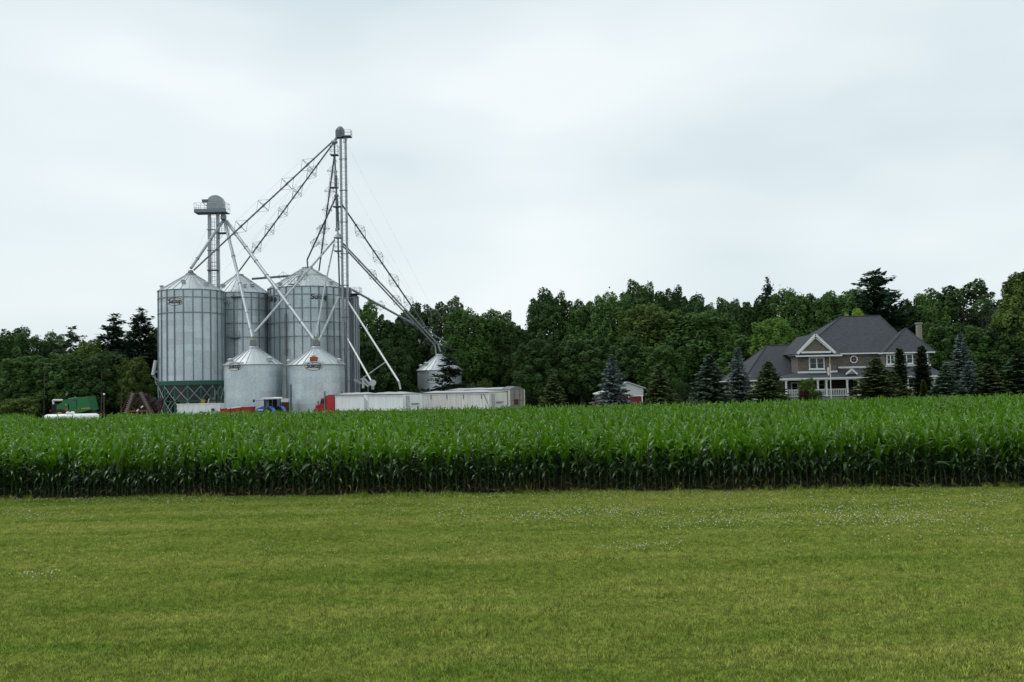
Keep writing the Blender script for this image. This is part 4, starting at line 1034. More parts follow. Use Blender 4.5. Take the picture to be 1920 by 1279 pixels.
def hopper_box(t, x0, x1, w, z0, z1, wall, tarp, supports=(), seam_step=0.0, front_cap=True):
    """one grain box of a hopper trailer in the trailer's own axes; x grows to the rear"""
    L_ = x1 - x0
    s = MB().box(((x0 + x1) / 2, 0, (z0 + z1) / 2), (L_, w, z1 - z0)).build('grain_box', wall, t)
    b = MB()
    for z in (z0 + .05, z1 - .06): b.box(((x0 + x1) / 2, -w / 2 - .03, z), (L_ + .06, .08, .12)); b.box(((x0 + x1) / 2, w / 2 + .03, z), (L_ + .06, .08, .12))
    for x in (x0 + .05, x1 - .05):
        for sy in (-1, 1): b.box((x, sy * (w / 2 + .03), (z0 + z1) / 2), (.10, .07, z1 - z0 - .3))
    b.build('rail', TRIM, s)
    if seam_step:
        b = MB(); x = x0 + seam_step
        while x < x1 - .2: b.box((x, -w / 2 - .012, (z0 + z1) / 2), (.05, .03, z1 - z0 - .3)); x += seam_step
        b.build('side_seams', wall, s)['kind'] = 'stuff'
    b = MB(); x = x0 + .25
    while x < x1 - .1: b.box((x, -w / 2 - .02, z0 + .17), (.13, .04, .06)); x += .38
    b.build('tie_hooks', STEELD, s)['kind'] = 'stuff'
    for x in supports: MB().box((x, -w / 2 - .04, z1 - .40), (.09, .07, .62)).build('tarp_strap', STEELD, s)
    n = 7; ys = [-w / 2 - .05 + (w + .1) * i / n for i in range(n + 1)]; hs = [.10 + .24 * math.sin(PI * i / n) for i in range(n + 1)]
    m = 9; v = []; f = []
    for j in range(m + 1):
        e = 1 - .42 * (abs(2 * j / m - 1) ** 6); wob = .035 * math.sin(j * 2.1 + x0)
        for i in range(n + 1): v.append((x0 + L_ * j / m, ys[i], z1 + hs[i] * e + wob * math.sin(PI * i / n)))
    for j in range(m):
        for i in range(n): k = j * (n + 1) + i; f.append((k, k + n + 1, k + n + 2, k + 1))
    for j in (0, m): f.append(tuple(range(j * (n + 1), (j + 1) * (n + 1)))[::-1 if j else 1])
    MB().add(v, f).build('roll_tarp', tarp, t, True)
    MB().tube((x0, -w / 2 - .09, z1 + .06), (x1, -w / 2 - .09, z1 + .06), .07, 8).build('tarp_roller', STEELD, t)
    for f0 in (.27, .73):
        xc = x0 + L_ * f0; h = L_ * .2
        MB().add([(xc - h, -w/2+.1, z0), (xc + h, -w/2+.1, z0), (xc + h, w/2-.1, z0), (xc - h, w/2-.1, z0), (xc - .4, -.4, .55), (xc + .4, -.4, .55), (xc + .4, .4, .55), (xc - .4, .4, .55)],
                 [(0,1,5,4),(1,2,6,5),(2,3,7,6),(3,0,4,7),(4,5,6,7)]).build('hopper', wall, t)

def rear_kit(t, x, w, z0, z1, ladder_y, m=None):
    """ladder and ledge on a trailer's rear wall"""
    b = MB()
    for s in (-.17, .17): b.bar((x + .10, ladder_y + s, z0), (x + .10, ladder_y + s, z1 - .1), .04, .04)
    z = z0 + .2
    while z < z1 - .15: b.bar((x + .10, ladder_y - .17, z), (x + .10, ladder_y + .17, z), .035, .035); z += .3
    b.build('rear_ladder', STEELD, t)
    MB().box((x + .12, ladder_y + 1.1, z0 + (z1 - z0) * .42), (.24, 1.1, .07)).build('rear_step', STEELD, t)

def axles(t, xs, w, rim):
    for x in xs:
        for s in (-1, 1): wheel(t, x, s * (w / 2 - .28), .52, .5, rim)
RIM = mat('wheel_rim', (0.45, 0.46, 0.46), .4, .5)

TH = R_(47)
def shift(x, y, w): return (x + w / 2 * math.sin(TH), y + w / 2 * math.cos(TH), 0)
# double trailer behind the red truck
x, L1 = span(629, 131, 683, TH); _, L2 = span(629, 131, 690, TH); _, L3 = span(629, 131, 756, TH)
t = thing('grain_trailer', 'white two-box grain trailer coupled behind the red truck', 'trailer', shift(x, 131, 2.8), -TH, 'grain trailers parked in a line')
hopper_box(t, 0, L1, 2.8, 1.15, 3.08, WHITE, TARP); hopper_box(t, L2, L3, 2.8, 1.15, 3.08, WHITE, TARP)
MB().box((L3 / 2, 0, 1.05), (L3 - .2, 1.0, .18)).build('chassis', STEELD, t)
MB().bar((L1 + .05, -1.42, 3.0), (L2, -1.42, 2.4), .12, .06).build('tarp_crank', WHITE, t)
axles(t, (L1 - 2.2, L1 - .9, L3 - 2.4, L3 - 1.1), 2.6, RIM); rear_kit(t, L3, 2.8, 1.15, 3.08, -.75)
for q in (1.6,): MB().box((q, -.9, .65), (.2, .2, .9)).build('landing_leg', WHITE, t)
# long single trailer
x, L1 = span(788, 129, 917, TH)
t = thing('grain_trailer', 'long dusty white grain trailer with dark tarp straps, nearest to the corn', 'trailer', shift(x, 129, 2.85), -TH, 'grain trailers parked in a line')
hopper_box(t, 0, L1, 2.85, 1.15, 3.08, WHITED, TARP, [L1 * f for f in (.17, .41, .65, .90)], 0.55)
MB().box((L1 / 2, 0, 1.05), (L1 - .2, 1.0, .18)).build('chassis', STEELD, t); axles(t, (L1 - 2.3, L1 - 1.0), 2.6, RIM); rear_kit(t, L1, 2.8, 1.15, 3.08, -.85)
MB().bar((L1 - .9, -1.50, 3.0), (L1 + .15, -1.50, 1.3), .06, .05).build('tarp_crank', STEELD, t)
# old trailer at the back
x, L1 = span(836, 142, 955, TH)
t = thing('grain_trailer', 'old trailer with grey panelled rear doors, behind the long white trailer', 'trailer', shift(x, 142, 2.75), -TH, 'grain trailers parked in a line')
hopper_box(t, 0, L1, 2.75, 1.15, 3.35, OLDW, TARP, (), .5); axles(t, (L1 - 2.4, L1 - 1.1), 2.6, RIM)
for i in range(3):
    for j in range(3): MB().box((L1 + .03, -.88 + .88 * i, 1.52 + .74 * j), (.06, .78, .64)).build('rear_panel', OLDW, t)
for s in (-1.36, -.44, .44, 1.36): MB().box((L1 + .05, s, 2.25), (.10, .09, 2.2)).build('rear_post', STEELD if abs(s) < 1 else WHITED, t)
MB().box((L1 + .06, -.2, 1.7), (.12, .75, .75)).build('rear_hatch', RUST, t)
n = 7; b = MB().add([(L1 + .06, -1.42 + 2.84 * i / n, 3.36 + .42 * math.sin(PI * i / n)) for i in range(n + 1)] + [(L1 - 1.6, -1.42 + 2.84 * i / n, 3.42 + .42 * math.sin(PI * i / n)) for i in range(n + 1)],
    [tuple(range(n + 1))] + [(i, i + 1, n + 2 + i, n + 1 + i) for i in range(n)]); b.build('tarp_end', TARPD, t)
MB().box((L1, 0, 1.0), (.4, 2.7, .25)).build('bumper', OLDW, t)

# red truck: conventional cab with long bonnet, sleeper, stacks
p = at(629, 750, 131); TT = R_(47)
t = thing('truck', 'red long-nosed semi truck with exhaust stacks at the head of the trailers', 'truck', shift(p.x + .1, 131, 2.2), -TT); t.scale = (1.16, 1.16, 1.03)
MB().prism([(-2.0, .95), (-.25, .95), (-.25, 3.02), (-1.75, 3.02), (-2.0, 2.85)], -1.1, 1.1).build('sleeper', RED, t)
c = MB().prism([(-3.25, .95), (-2.02, .95), (-2.02, 2.72), (-2.95, 2.68), (-3.30, 2.0)], -1.02, 1.02).build('cab', RED, t)
MB().prism([(-4.9, .85), (-3.30, .85), (-3.30, 1.95), (-4.75, 1.72), (-4.95, 1.5)], -.62, .62).build('bonnet', RED, t)
MB().box((-4.98, 0, 1.25), (.08, .95, .75)).build('grille', RIM, t)
for s in (-1, 1):
    MB().prism([(-4.75, .75), (-4.6, 1.15), (-4.2, 1.32), (-3.75, 1.15), (-3.5, .75), (-3.7, .75), (-4.2, 1.1), (-4.6, .75)], s * .62 - (.0 if s > 0 else .5), s * .62 + (.5 if s > 0 else 0)).build('fender', RED, t)
    MB().box((-4.85, s * .82, 1.18), (.14, .26, .2)).build('headlight', SIGNW, t)
    MB().tube((-2.05, s * 1.15, 1.0), (-2.05, s * 1.15, 3.55), .09, 8).build('exhaust_stack', STEELD, t)
    wheel(t, -4.2, s * .92, .5, .32, RIM); wheel(t, -1.6, s * .9, .5, .5, RIM); wheel(t, -.4, s * .9, .5, .5, RIM)
    MB().box((-2.7, s * 1.03, 2.25), (.8, .03, .55)).build('side_window', GLASS, c)
    MB().box((-3.25, s * 1.30, 2.1), (.08, .2, .5)).build('mirror', RIM, t)
    MB().tube((-2.6, s * .95, .7), (-1.95, s * .95, .7), .3, 10).build('fuel_tank', RIM, t)
b = MB().add([(-3.29, -.92, 2.05), (-3.29, .92, 2.05), (-3.0, .86, 2.6), (-3.0, -.86, 2.6)], [(0, 1, 2, 3)]); b.v = [(x - .03, y, z) for x, y, z in b.v]; b.build('windscreen', GLASS, c)
MB().box((-.9, 0, .85), (4, .9, .2)).build('frame', STEELD, t)
MB().prism([(-2.0, 2.86), (-1.5, 3.02), (-1.5, 3.10), (-2.05, 2.95)], -1.0, 1.0).build('roof_visor', RED, t)

# blue tractor
p = at(507, 760, 131.5); t = thing('tractor', 'blue tractor with a cab parked before the left small bin', 'tractor', (p.x, 131.5, 0), -R_(32))
MB().prism([(-2.15, .95), (-.3, .95), (-.3, 1.85), (-.9, 1.86), (-1.75, 1.68), (-2.15, 1.45)], -.42, .42).build('bonnet', BLUEP, t)
MB().box((-1.3, -.44, 1.38), (1.2, .04, .14)).build('bonnet_stripe', WHITE, t)
MB().box((-2.1, 0, .8), (.5, .7, .35)).build('front_weight', BLACK, t)
cb = MB()
for s in (-1, 1):
    for x in (-.35, .45, 1.15): cb.bar((x, s * .72, 1.3), (x * .92 + .05, s * .68, 2.78), .09, .09)
cb.box((.4, 0, 1.2), (1.5, 1.45, .35)); cb = cb.build('cab_frame', BLACK, t)
for s in (-1, 1): MB().add([(-.33, s * .69, 1.4), (.43, s * .70, 1.4), (.43, s * .67, 2.74), (-.24, s * .66, 2.74)], [(0, 1, 2, 3)]).build('cab_window', mat('cab_glass', (.05, .07, .08), .08, 0, .1), cb)
MB().add([(-.40, -.66, 1.4), (-.40, .66, 1.4), (-.32, .62, 2.74), (-.32, -.62, 2.74)], [(0, 1, 2, 3)]).build('windscreen', MATS['cab_glass'], cb)
MB().prism([(-.6, 2.80), (1.35, 2.80), (1.35, 2.95), (1.15, 3.03), (-.4, 3.03), (-.6, 2.93)], -.85, .85).build('cab_roof', WHITE, t)
MB().box((.35, 0, 2.79), (1.95, 1.6, .06)).build('roof_trim', BLUEP, t)
MB().box((.3, 0, 1.5), (.5, .5, .6)).build('seat', BLACK, cb)
for s in (-1, 1):
    wheel(t, .75, s * .95, .86, .5, mat('dusty_rim', (.45, .40, .30), .7)); wheel(t, -1.55, s * .85, .55, .4, MATS['dusty_rim'])
    MB().prism([(.75 + 1.0 * math.cos(a), .86 + 1.0 * math.sin(a)) for a in [PI * i / 8 for i in range(9)]] + [(.75 + .9 * math.cos(a), .86 + .9 * math.sin(a)) for a in [PI * i / 8 for i in range(8, -1, -1)]], s * .95 - .28, s * .95 + .28).build('fender', BLUEP, t)
MB().tube((-.75, -.35, 1.7), (-.75, -.35, 2.95), .06, 8).build('exhaust', mat('exhaust_rust', (.09, .03, .035), .7), t)
MB().bar((-.45, -.7, 2.62), (-1.1, -1.75, 2.62), .04, .04).build('mirror_arm', BLACK, t); MB().box((-1.12, -1.85, 2.6), (.10, .25, .35)).build('mirror', BLACK, t)

# maroon booth
p = at(535, 760, 136); t = thing('booth', 'maroon upright booth with a white top between the two small bins', 'booth', (p.x, 136, 0))
MB().box((0, 0, 1.25), (.88, .8, 2.1)).build('body', MAROON, t); MB().box((0, -.41, 1.2), (.6, .04, 1.7)).build('door', MAROON, t)
MB().box((0, 0, 2.55), (.98, .9, .48)).build('top', SIGNW, t); MB().box((.05, -.1, .15), (1.6, 1.6, .2)).build('plinth', CONC, t)

# white tank box trailer and red wagon
p0 = at(332, 765, 130); p1 = at(413, 765, 130); w = p1.x - p0.x; zt = zat(372, 757.5, 130)
t = thing('box_trailer', 'low white box trailer standing in front of the green bin stand', 'trailer', ((p0.x + p1.x) / 2, 130, 0))
MB().box((-.5, .9, (zt + .7) / 2), (w - 1.0, 1.8, zt - .7)).build('body', WHITE, t); MB().box((w / 2 - .6, .9, (zt + .7) / 2 + .05), (1.2, 1.9, zt - .75)).build('front_locker', WHITE, t)
for x in (-w / 2 + .06, w / 2 - 1.22, w / 2 - .05): MB().box((x, -.06, (zt + .7) / 2), (.10, .06, zt - .7)).build('corner_post', TRIM, t)
MB().box((0, -.07, zt + .02), (w + .06, .08, .10)).build('top_rail', TRIM, t)
for x in (-1.5, -.6): wheel(t, x, .0, .38, .25, RIM)
MB().tube((.2, -.35, 1.25), (1.45, -.35, 1.3), .05, 6).box((.35, -.35, 1.33), (.22, .2, .12)).build('pump_hose', BLACK, t); MB().disc((1.95, -.35, 1.55), .22, (0, 1, 0), .2, 10).build('hose_reel', BLACK, t)
MB().box((1.0, -.35, .95), (2.2, .4, .4)).build('pump_shelf', WHITE, t)
p0 = at(413, 765, 128); p1 = at(470, 765, 128); w = p1.x - p0.x; za_ = zat(440, 763.5, 128); zb_ = zat(440, 766.5, 128)
t = thing('grain_wagon', 'red low grain wagon between the white box trailer and the blue tractor', 'wagon', ((p0.x + p1.x) / 2, 128, 0))
MB().prism([(-w / 2, 1.0), (w / 2, 1.0), (w / 2 + .05, za_), (-.3, za_ - .02), (-w / 2, zb_)], 0, 2.2).build('body', REDW, t)
MB().prism([(-w / 2 + .9, zb_ + .08), (-.1, za_ + .05), (w / 2 - 1.2, za_ + .06), (w / 2 - 1.2, za_ - .03), (-w / 2 + .9, zb_ - .02)], -.03, .05).build('top_edge', TRIM, t)
for x in (-w / 2 + .05, -w / 6, w / 6, w / 2): MB().box((x, -.04, 1.42), (.08, .08, .8)).build('side_stake', REDW, t)
for x in (-w / 3, w / 3):
    for s in (.25, 1.95): wheel(t, x, s, .45, .3, RIM)
MB().bar((-w / 2, 1.1, .7), (-w / 2 - 1.2, 1.1, .6), .1, .1).build('drawbar', REDW, t)

# yellow hopper under the bin stand
p = at(385, 750, 152); t = thing('auger_hopper', 'small yellow auger hopper under the green bin stand', 'hopper', (p.x, 151.0, 0))
z1 = zat(385, 749, 151); MB().lathe((0, 0, 0), [(.12, .9), (.3, z1 - .3), (.3, z1)], 10).build('bin', YEL, t); MB().tube((.4, 0, 1.2), (.9, 0, z1 + .1), .08, 6).build('auger_tube', SIGNW, t)
for s in (-.3, .3): MB().bar((s, 0, 0), (s * .8, 0, 1.2), .06, .06).build('leg', YEL, t)

# combine harvester
YK = 152; p = at(145, 760, YK); t = thing('combine_harvester', 'green combine harvester parked at the edge of the left wood', 'combine', (p.x, YK, 0))
q = lambda px, py: ((at(px, py, YK) - t.location).x, at(px, py, YK).z)
MB().prism([q(113.5, 774), q(114, 759), q(123, 757.5), q(124, 750.5), q(140, 747), q(153, 746), q(153, 776), q(120, 776)], -1.4, 1.4).build('body', COMBG, t)
MB().prism([q(153.3, 745), q(172, 743), q(176, 764), q(177, 768), q(160, 773), q(153.3, 774)], -1.55, 1.55).build('rear_hood', COMBG, t)
x0, z0_ = q(166, 754); MB().box((x0, -1.57, z0_), (.8, .05, .65)).build('side_panel', COMBG, t)
for px, py, w, h in ((128, 763, 1.5, .9), (143, 760, 1.2, 1.3)):
    x0, z0_ = q(px, py); MB().box((x0, -1.43, z0_), (w, .06, h)).build('side_panel', COMBG, t)
x0, z0_ = q(147.5, 752); g_ = MB().box((x0, -1.43, z0_), (.55, .05, .6)).build('engine_grille', BLACK, t)
for k in range(5): MB().box((x0, -1.47, z0_ - .24 + .12 * k), (.5, .03, .04)).build('grille_slat', STEELD, g_)
a = q(118, 757.5); MB().tube((a[0], -1.35, a[1]), (a[0] + 2.2, -1.35, a[1] + .35), .035, 5).build('handrail', YEL, t)
x0, z0_ = q(167, 765.5); MB().box((x0, -1.58, z0_), (1.6, .05, .16), 0, Matrix.Rotation(R_(-2), 3, 'Y')).build('yellow_stripe', YEL, t)
x0, z0_ = q(158, 766); MB().box((x0, -1.58, z0_), (.4, .05, .22)).build('yellow_stripe', YEL, t)
x0, z0_ = q(132, 759); e = MB().box((x0, -1.42, z0_), (.38, .04, .36)).build('emblem', YEL, t); MB().box((x0 + .02, -1.45, z0_ + .01), (.30, .03, .28)).build('emblem_field', COMBG, e); MB().prism([(x0 - .12, z0_ - .08), (x0 - .02, z0_), (x0 + .12, z0_ - .03), (x0 + .13, z0_ + .02), (x0, z0_ + .09), (x0 - .1, z0_ + .03)], -1.49, -1.47).build('emblem_mark', SIGNW, e)
x0, z0_ = q(133, 768.5); MB().prism([(x0 - .24, z0_ - .2), (x0 + .24, z0_ - .2), (x0 + .05, z0_ + .26), (x0 - .05, z0_ + .26)], -1.48, -1.43).build('warning_triangle', ORANGE, t)
x0, z0_ = q(149, 769); MB().box((x0, -1.42, z0_), (.22, .05, .16)).build('reflector', ORANGE, t); x0, z0_ = q(100, 770); MB().box((x0, -1.0, z0_), (.16, .05, .2)).build('reflector', ORANGE, t)
a = q(123, 750.5); b_ = q(104.5, 750.5); c = q(105.2, 758); MB().tube((a[0], -.9, a[1]), (b_[0], -.9, b_[1]), .16, 8).tube((b_[0], -.9, b_[1]), (c[0], -.9, c[1]), .17, 8).build('unloading_auger', SIGNW, t)
x0, z0_ = q(119, 768); MB().prism([(x0 - 1.5, z0_ - .6), (x0 - .45, z0_ - .6), (x0 - .45, z0_ + .9), (x0 - 1.35, z0_ + .9)], -.9, .9).build('cab', GLASS, t)
a = q(126, 741); c = q(129.5, 736.5); MB().bar((a[0], -.5, a[1]), (c[0], -.5, c[1]), .06, .3).build('mirror', STEELD, t)
a = q(130, 748); c = q(147, 746.5); MB().tube((a[0], -.3, a[1]), (c[0], -.3, c[1] + .08), .09, 6).tube((c[0] - .6, .2, c[1]), (c[0] - .6, .2, c[1] + .35), .07, 6).build('tank_cover_frame', STEELD, t)
for s in (-1, 1):
    wheel(t, q(184, 770)[0] - .1, s * 1.15, .62, .45, YEL, .72); wheel(t, q(122, 770)[0], s * 1.6, .88, .6, YEL)
MB().box((q(172, 770)[0], 0, .95), (1.9, 2.0, .5)).build('rear_axle', BLACK, t); MB().box((q(140, 770)[0], 0, .95), (4.2, 2.4, .5)).build('underframe', BLACK, t)

# white gas tank at the field's far edge
YP = 95; a = at(82, 779, YP); c = at(187, 777, YP); t = thing('gas_tank', 'long white horizontal gas tank lying low in the corn before the combine', 'tank', ((a.x + c.x) / 2, YP, 0))
hl = (c.x - a.x) / 2; r = .42; zc = zat(135, 776, YP) - r; v = []; n = 16; prof = [(-hl, .02), (-hl + .05, .22), (-hl + .18, .36), (-hl + .34, .42), (hl - .34, .42), (hl - .18, .36), (hl - .05, .22), (hl, .02)]
for x, rr in prof:
    for i in range(n): v.append((x, rr * math.cos(2*PI*i/n), zc + rr * math.sin(2*PI*i/n)))
MB().add(v, [(k*n+i, (k+1)*n+i, (k+1)*n+(i+1)%n, k*n+(i+1)%n) for k in range(len(prof)-1) for i in range(n)]).build('shell', mat('bright_white_tank', (.80, .81, .80), .4, 0, .03), t, True)
for px, rr in ((127.5, .20), (136, .21)):
    x = at(px, 776, YP).x - t.location.x; MB().lathe((x, 0, zc + r - .03), [(rr, 0), (rr, rr * .7), (rr * .6, rr * 1.15), (.01, rr * 1.25)], 12).build('valve_dome', WHITE, t, True)
for s in (-.6, .6): MB().box((s * hl, 0, (zc - .3) / 2), (.25, .9, zc - .25)).build('saddle', CONC, t)
p = at(195, 760, 128); zt = zat(195, 741, 128); t = thing('wooden_post', 'thin wooden post with a small lamp head right of the combine', 'post', (p.x, 128, 0))
MB().tube((0, 0, -.2), (0, 0, zt), .07, 7, .05).build('pole', BARK, t); MB().lathe((0, 0, zt), [(.05, 0), (.14, .06), (.14, .18), (.02, .26)], 8).build('lamp_head', SIGNW, t)

# folded disc harrow: rusty wings raised with rows of discs
YW = 138; p = at(268, 770, YW); t = thing('disc_harrow', 'rusty disc harrow with folded raised wings left of the hopper bin', 'harrow', (p.x, YW, 0))
lo = lambda px, py, dy=0: Vector((at(px, py, YW).x - t.location.x, dy, at(px, py, YW).z))
MB().box((0, 0, .9), (4.2, 2.6, .22)).box((-.2, -.9, 1.5), (3.4, .25, .25)).build('main_frame', RUSTR, t)
for k, (a, c, dy, big) in enumerate([((254, 737), (240, 776), -.8, .30), ((249, 738), (237, 752), .6, .25), ((243, 742), (226, 774), .2, .26), ((268, 736), (288, 776), -.9, .28), ((276, 742), (294, 770), -.2, .28), ((300, 748), (292, 776), .5, .28)]):
    A_, B_ = lo(*a, dy), lo(*c, dy); d = (B_ - A_); L_ = d.length; d.normalize()
    MB().bar(A_ - d * .1, B_ + d * .1, .07, .07).build('gang_shaft', RUST, t)
    n = max(4, int(L_ / .27)); ax = (d + Vector((0, -.38, 0))).normalized()
    for i in range(n):
        cpt = A_ + d * (L_ * (i + .5) / n); MB().disc(cpt, big, ax, .05, 12).disc(cpt + d * .1, .09, d, .16, 6).build('disc', DISC if k in (0, 3) else RUST, t)
    MB().bar(A_ + Vector((.22, .35, 0)), B_ + Vector((.22, .35, 0)), .16, .16).build('wing_beam', RUST, t)
for k in range(11):
    a = lo(rnd.uniform(256, 305), rnd.uniform(745, 772), rnd.uniform(-.4, .9)); c = a + Vector((rnd.uniform(-1.1, 1.1), rnd.uniform(-.3, .3), rnd.uniform(-.7, .7)))
    MB().bar(a, c, .12, .12).build('strut', RUST if k % 3 else RUSTR, t)
for px, py in ((258, 750), (290, 749), (297, 756), (301, 750), (284, 752)):
    c = lo(px, py, -.3); MB().disc(c, .32, (rnd.uniform(-.5, .5), -1, .2), .26, 14).build('wheel', RUBBER, t)
MB().prism([(lo(256, 740).x, lo(256, 740).z), (lo(272, 739).x, lo(272, 739).z), (lo(285, 776).x, lo(285, 776).z), (lo(254, 776).x, lo(254, 776).z)], .9, 1.0).build('rear_screen', mat('mesh_rust', (.055, .028, .02), .8, 0, .4, 6), t)
for px, py in ((263.5, 769), (271.5, 762.5)): c = lo(px, py, -1.05); MB().box(c, (.36, .05, .18), 0, Matrix.Rotation(R_(-38), 3, 'Y')).build('white_plate', WHITE, t)

# ------------------------------------------------------------------ white and red shed
YS = 140; p = at(1178, 757, YS); t = thing('shed', 'small shed with a white gable and red lower walls behind the blue spruce', 'shed', (p.x, YS, gz(p.x, YS)))
q = lambda px, py: ((at(px, py, YS) - t.location).x, at(px, py, YS).z - t.location.z)
L0, R0, Tq = q(1148, 730), q(1206, 728), q(1177, 718); bz = q(1178, 742.5)[1]
MB().prism([(L0[0], bz), (R0[0], bz), (R0[0], R0[1]), Tq, (L0[0], L0[1])], 0, 9).build('gable_wall', mat('pale_siding', (.56, .58, .60), .6, 0, .06, 2), t)
MB().box(((L0[0] + R0[0]) / 2, 4.6, bz / 2 - .25), (R0[0] - L0[0] - .1, 9, bz + .48)).build('lower_wall', BARNRED, t)
b = MB(); e = .28
for s, c in ((-1, L0), (1, R0)):
    d0 = Vector((Tq[0], 0, Tq[1] + .06)); d1 = Vector((c[0] + s * .35, 0, c[1] - .12 + .06)); v = []
    for yy in (-.35, 9.3): v += [d0 + Vector((0, yy, 0)), d1 + Vector((0, yy, 0)), d1 + Vector((0, yy, .1)), d0 + Vector((0, yy, .1))]
    b.add(v, [(0, 1, 2, 3), (7, 6, 5, 4), (0, 4, 5, 1), (1, 5, 6, 2), (2, 6, 7, 3), (3, 7, 4, 0)])
b.build('roof', mat('pale_metal_roof', (.6, .61, .62), .5, 0, .05), t)
for px in (1152, 1179, 1204): x = q(px, 750)[0]; MB().box((x, -.05, bz / 2 - .2), (.14, .1, bz + .4)).build('corner_trim', TRIM, t)
MB().box(((L0[0] + R0[0]) / 2, -.04, bz), (R0[0] - L0[0], .06, .14)).build('band_trim', TRIM, t)
x0, x1 = q(1124, 740)[0], L0[0]; z1 = q(1124, 740)[1]
MB().prism([(x0, -.4), (x1, -.4), (x1, z1 + .55), (x0, z1)], .5, 8).build('lean_to_wall', BARNRED, t)
MB().prism([(x0 - .3, z1 - .02), (x1, z1 + .58), (x1, z1 + .72), (x0 - .3, z1 + .12)], .2, 8.3).build('lean_to_roof', MATS['pale_metal_roof'], t)
MB().box((x0 + .1, .44, z1 / 2 - .2), (.14, .1, z1 + .3)).build('corner_trim', TRIM, t)

# ------------------------------------------------------------------ the house
YM = 133.0; hp = at(1580, 745, YM); HB = thing('house', 'large brown brick house with dark hipped roofs and a white porch', 'house', (hp.x, YM, gz(hp.x, YM)))
H0 = HB.location
def hq(px, py, y): p = at(px, py, y); return p.x - H0.x, p.z - H0.z
def hpt(px, py, y): p = at(px, py, y); return Vector((p.x - H0.x, y - H0.y, p.z - H0.z))
def hbox(x0, x1, y0, y1, z0, z1): return MB().box(((x0 + x1) / 2, (y0 + y1) / 2 - H0.y, (z0 + z1) / 2), (x1 - x0, y1 - y0, z1 - z0))
YW1, YR1, YPo = 131.0, 131.2, 128.6           # gable wing front, right wing front, porch edge
zE = hq(1610, 662, YM)[1]                       # main eave
zE1 = hq(1530, 666.5, YW1)[1]; zE2 = hq(1702, 660.5, YR1)[1]
xm0, xm1 = hq(1497, 680, YM)[0], hq(1712, 680, YM)[0]
wm = hbox(xm0, xm1, YM, 147, -.3, zE).build('wall', BRICK, HB)
xg0, xg1 = hq(1496, 680, YW1)[0], hq(1568, 680, YW1)[0]
hbox(xg0, xg1, YW1, 134, hq(1530, 699, YW1)[1], zE1).build('wall', BRICK, HB)
xr0, xr1 = hq(1657, 680, YR1)[0], hq(1744, 680, YR1)[0]
hbox(xr0 + .02, xr1, YR1, 139.5, hq(1700, 690, YR1)[1], zE2).build('wall', BRICK, HB)
hbox(xr0 + .02, xr1, YR1 + .02, 139.5, -.3, hq(1700, 690, YR1)[1]).build('wall', BRICK, HB)
# roofs: closed hipped solids with a white fascia under each eave
def hip(name, x0, x1, y0, y1, ze, rx0, rx1, ry, zr, m=None):
    y0 -= H0.y; y1 -= H0.y; ry -= H0.y
    v = [(x0, y0, ze), (x1, y0, ze), (x1, y1, ze), (x0, y1, ze), (rx0, ry, zr), (rx1, ry, zr)]
    f = [(0, 1, 5, 4), (2, 3, 4, 5), (1, 2, 5), (3, 0, 4), (0, 3, 2, 1)]
    o = MB().add(v, f).build(name, m or SHING, HB)
    b = MB()
    b.box(((x0 + x1) / 2, y0 + .03, ze - .09), (x1 - x0 + .06, .12, .17)); b.box(((x0 + x1) / 2, y1 - .03, ze - .09), (x1 - x0 + .06, .12, .17))
    b.box((x0 + .03, (y0 + y1) / 2, ze - .09), (.12, y1 - y0 - .14, .17)); b.box((x1 - .03, (y0 + y1) / 2, ze - .09), (.12, y1 - y0 - .14, .17))
    b.build('fascia', TRIM, o)
    r = MB()                                      # ridge and hip caps
    for a, c in ((0, 4), (1, 5), (2, 5), (3, 4), (4, 5)):
        if (Vector(v[a]) - Vector(v[c])).length > .2: r.tube(Vector(v[a]) + Vector((0, 0, .02)), Vector(v[c]) + Vector((0, 0, .02)), .09, 5)
    r.build('ridge_caps', SHING, o)
    return o
r0 = hq(1577.5, 594, 140); r1 = hq(1649, 592, 140)
MR = hip('roof', hq(1493, 664, YM)[0], hq(1716, 662, YM)[0], YM - .45, 147.6, zE + .02, r0[0], r1[0], 140, (r0[1] + r1[1]) / 2)
ap = hq(1698, 616, 135.3)
hip('roof', hq(1654.5, 661, YR1)[0], hq(1750, 659, YR1)[0], YR1 - .5, 140, zE2 + .02, ap[0] - .05, ap[0] + .05, 135.3, ap[1])
r0 = hq(1437, 648.5, 140); r1 = hq(1520, 646, 140); zEg = hq(1440, 712, 132.5)[1]
hip('roof', hq(1393, 713, 132.5)[0], hq(1516, 711, 132.5)[0], 132.3, 147.5, zEg, r0[0], r1[0] + .3, 140, (r0[1] + r1[1]) / 2)
hbox(hq(1399, 730, 133)[0], xm0 - .02, 133.2, 147, -.3, zEg - .02).build('garage_wall', BRICK, HB)
for k, px in enumerate((1408, 1428)):
    x0 = hq(px, 730, 133)[0]; d = hbox(x0, x0 + 1.0, 133.12, 133.19, -.1, zEg - .5).build('garage_door', TRIM, HB)
    for i in range(4): hbox(x0 + .05, x0 + .95, 133.07, 133.115, -.05 + i * (zEg - .4) / 4.3, -.05 + (i + .9) * (zEg - .4) / 4.3).build('door_panel', TRIM, d)
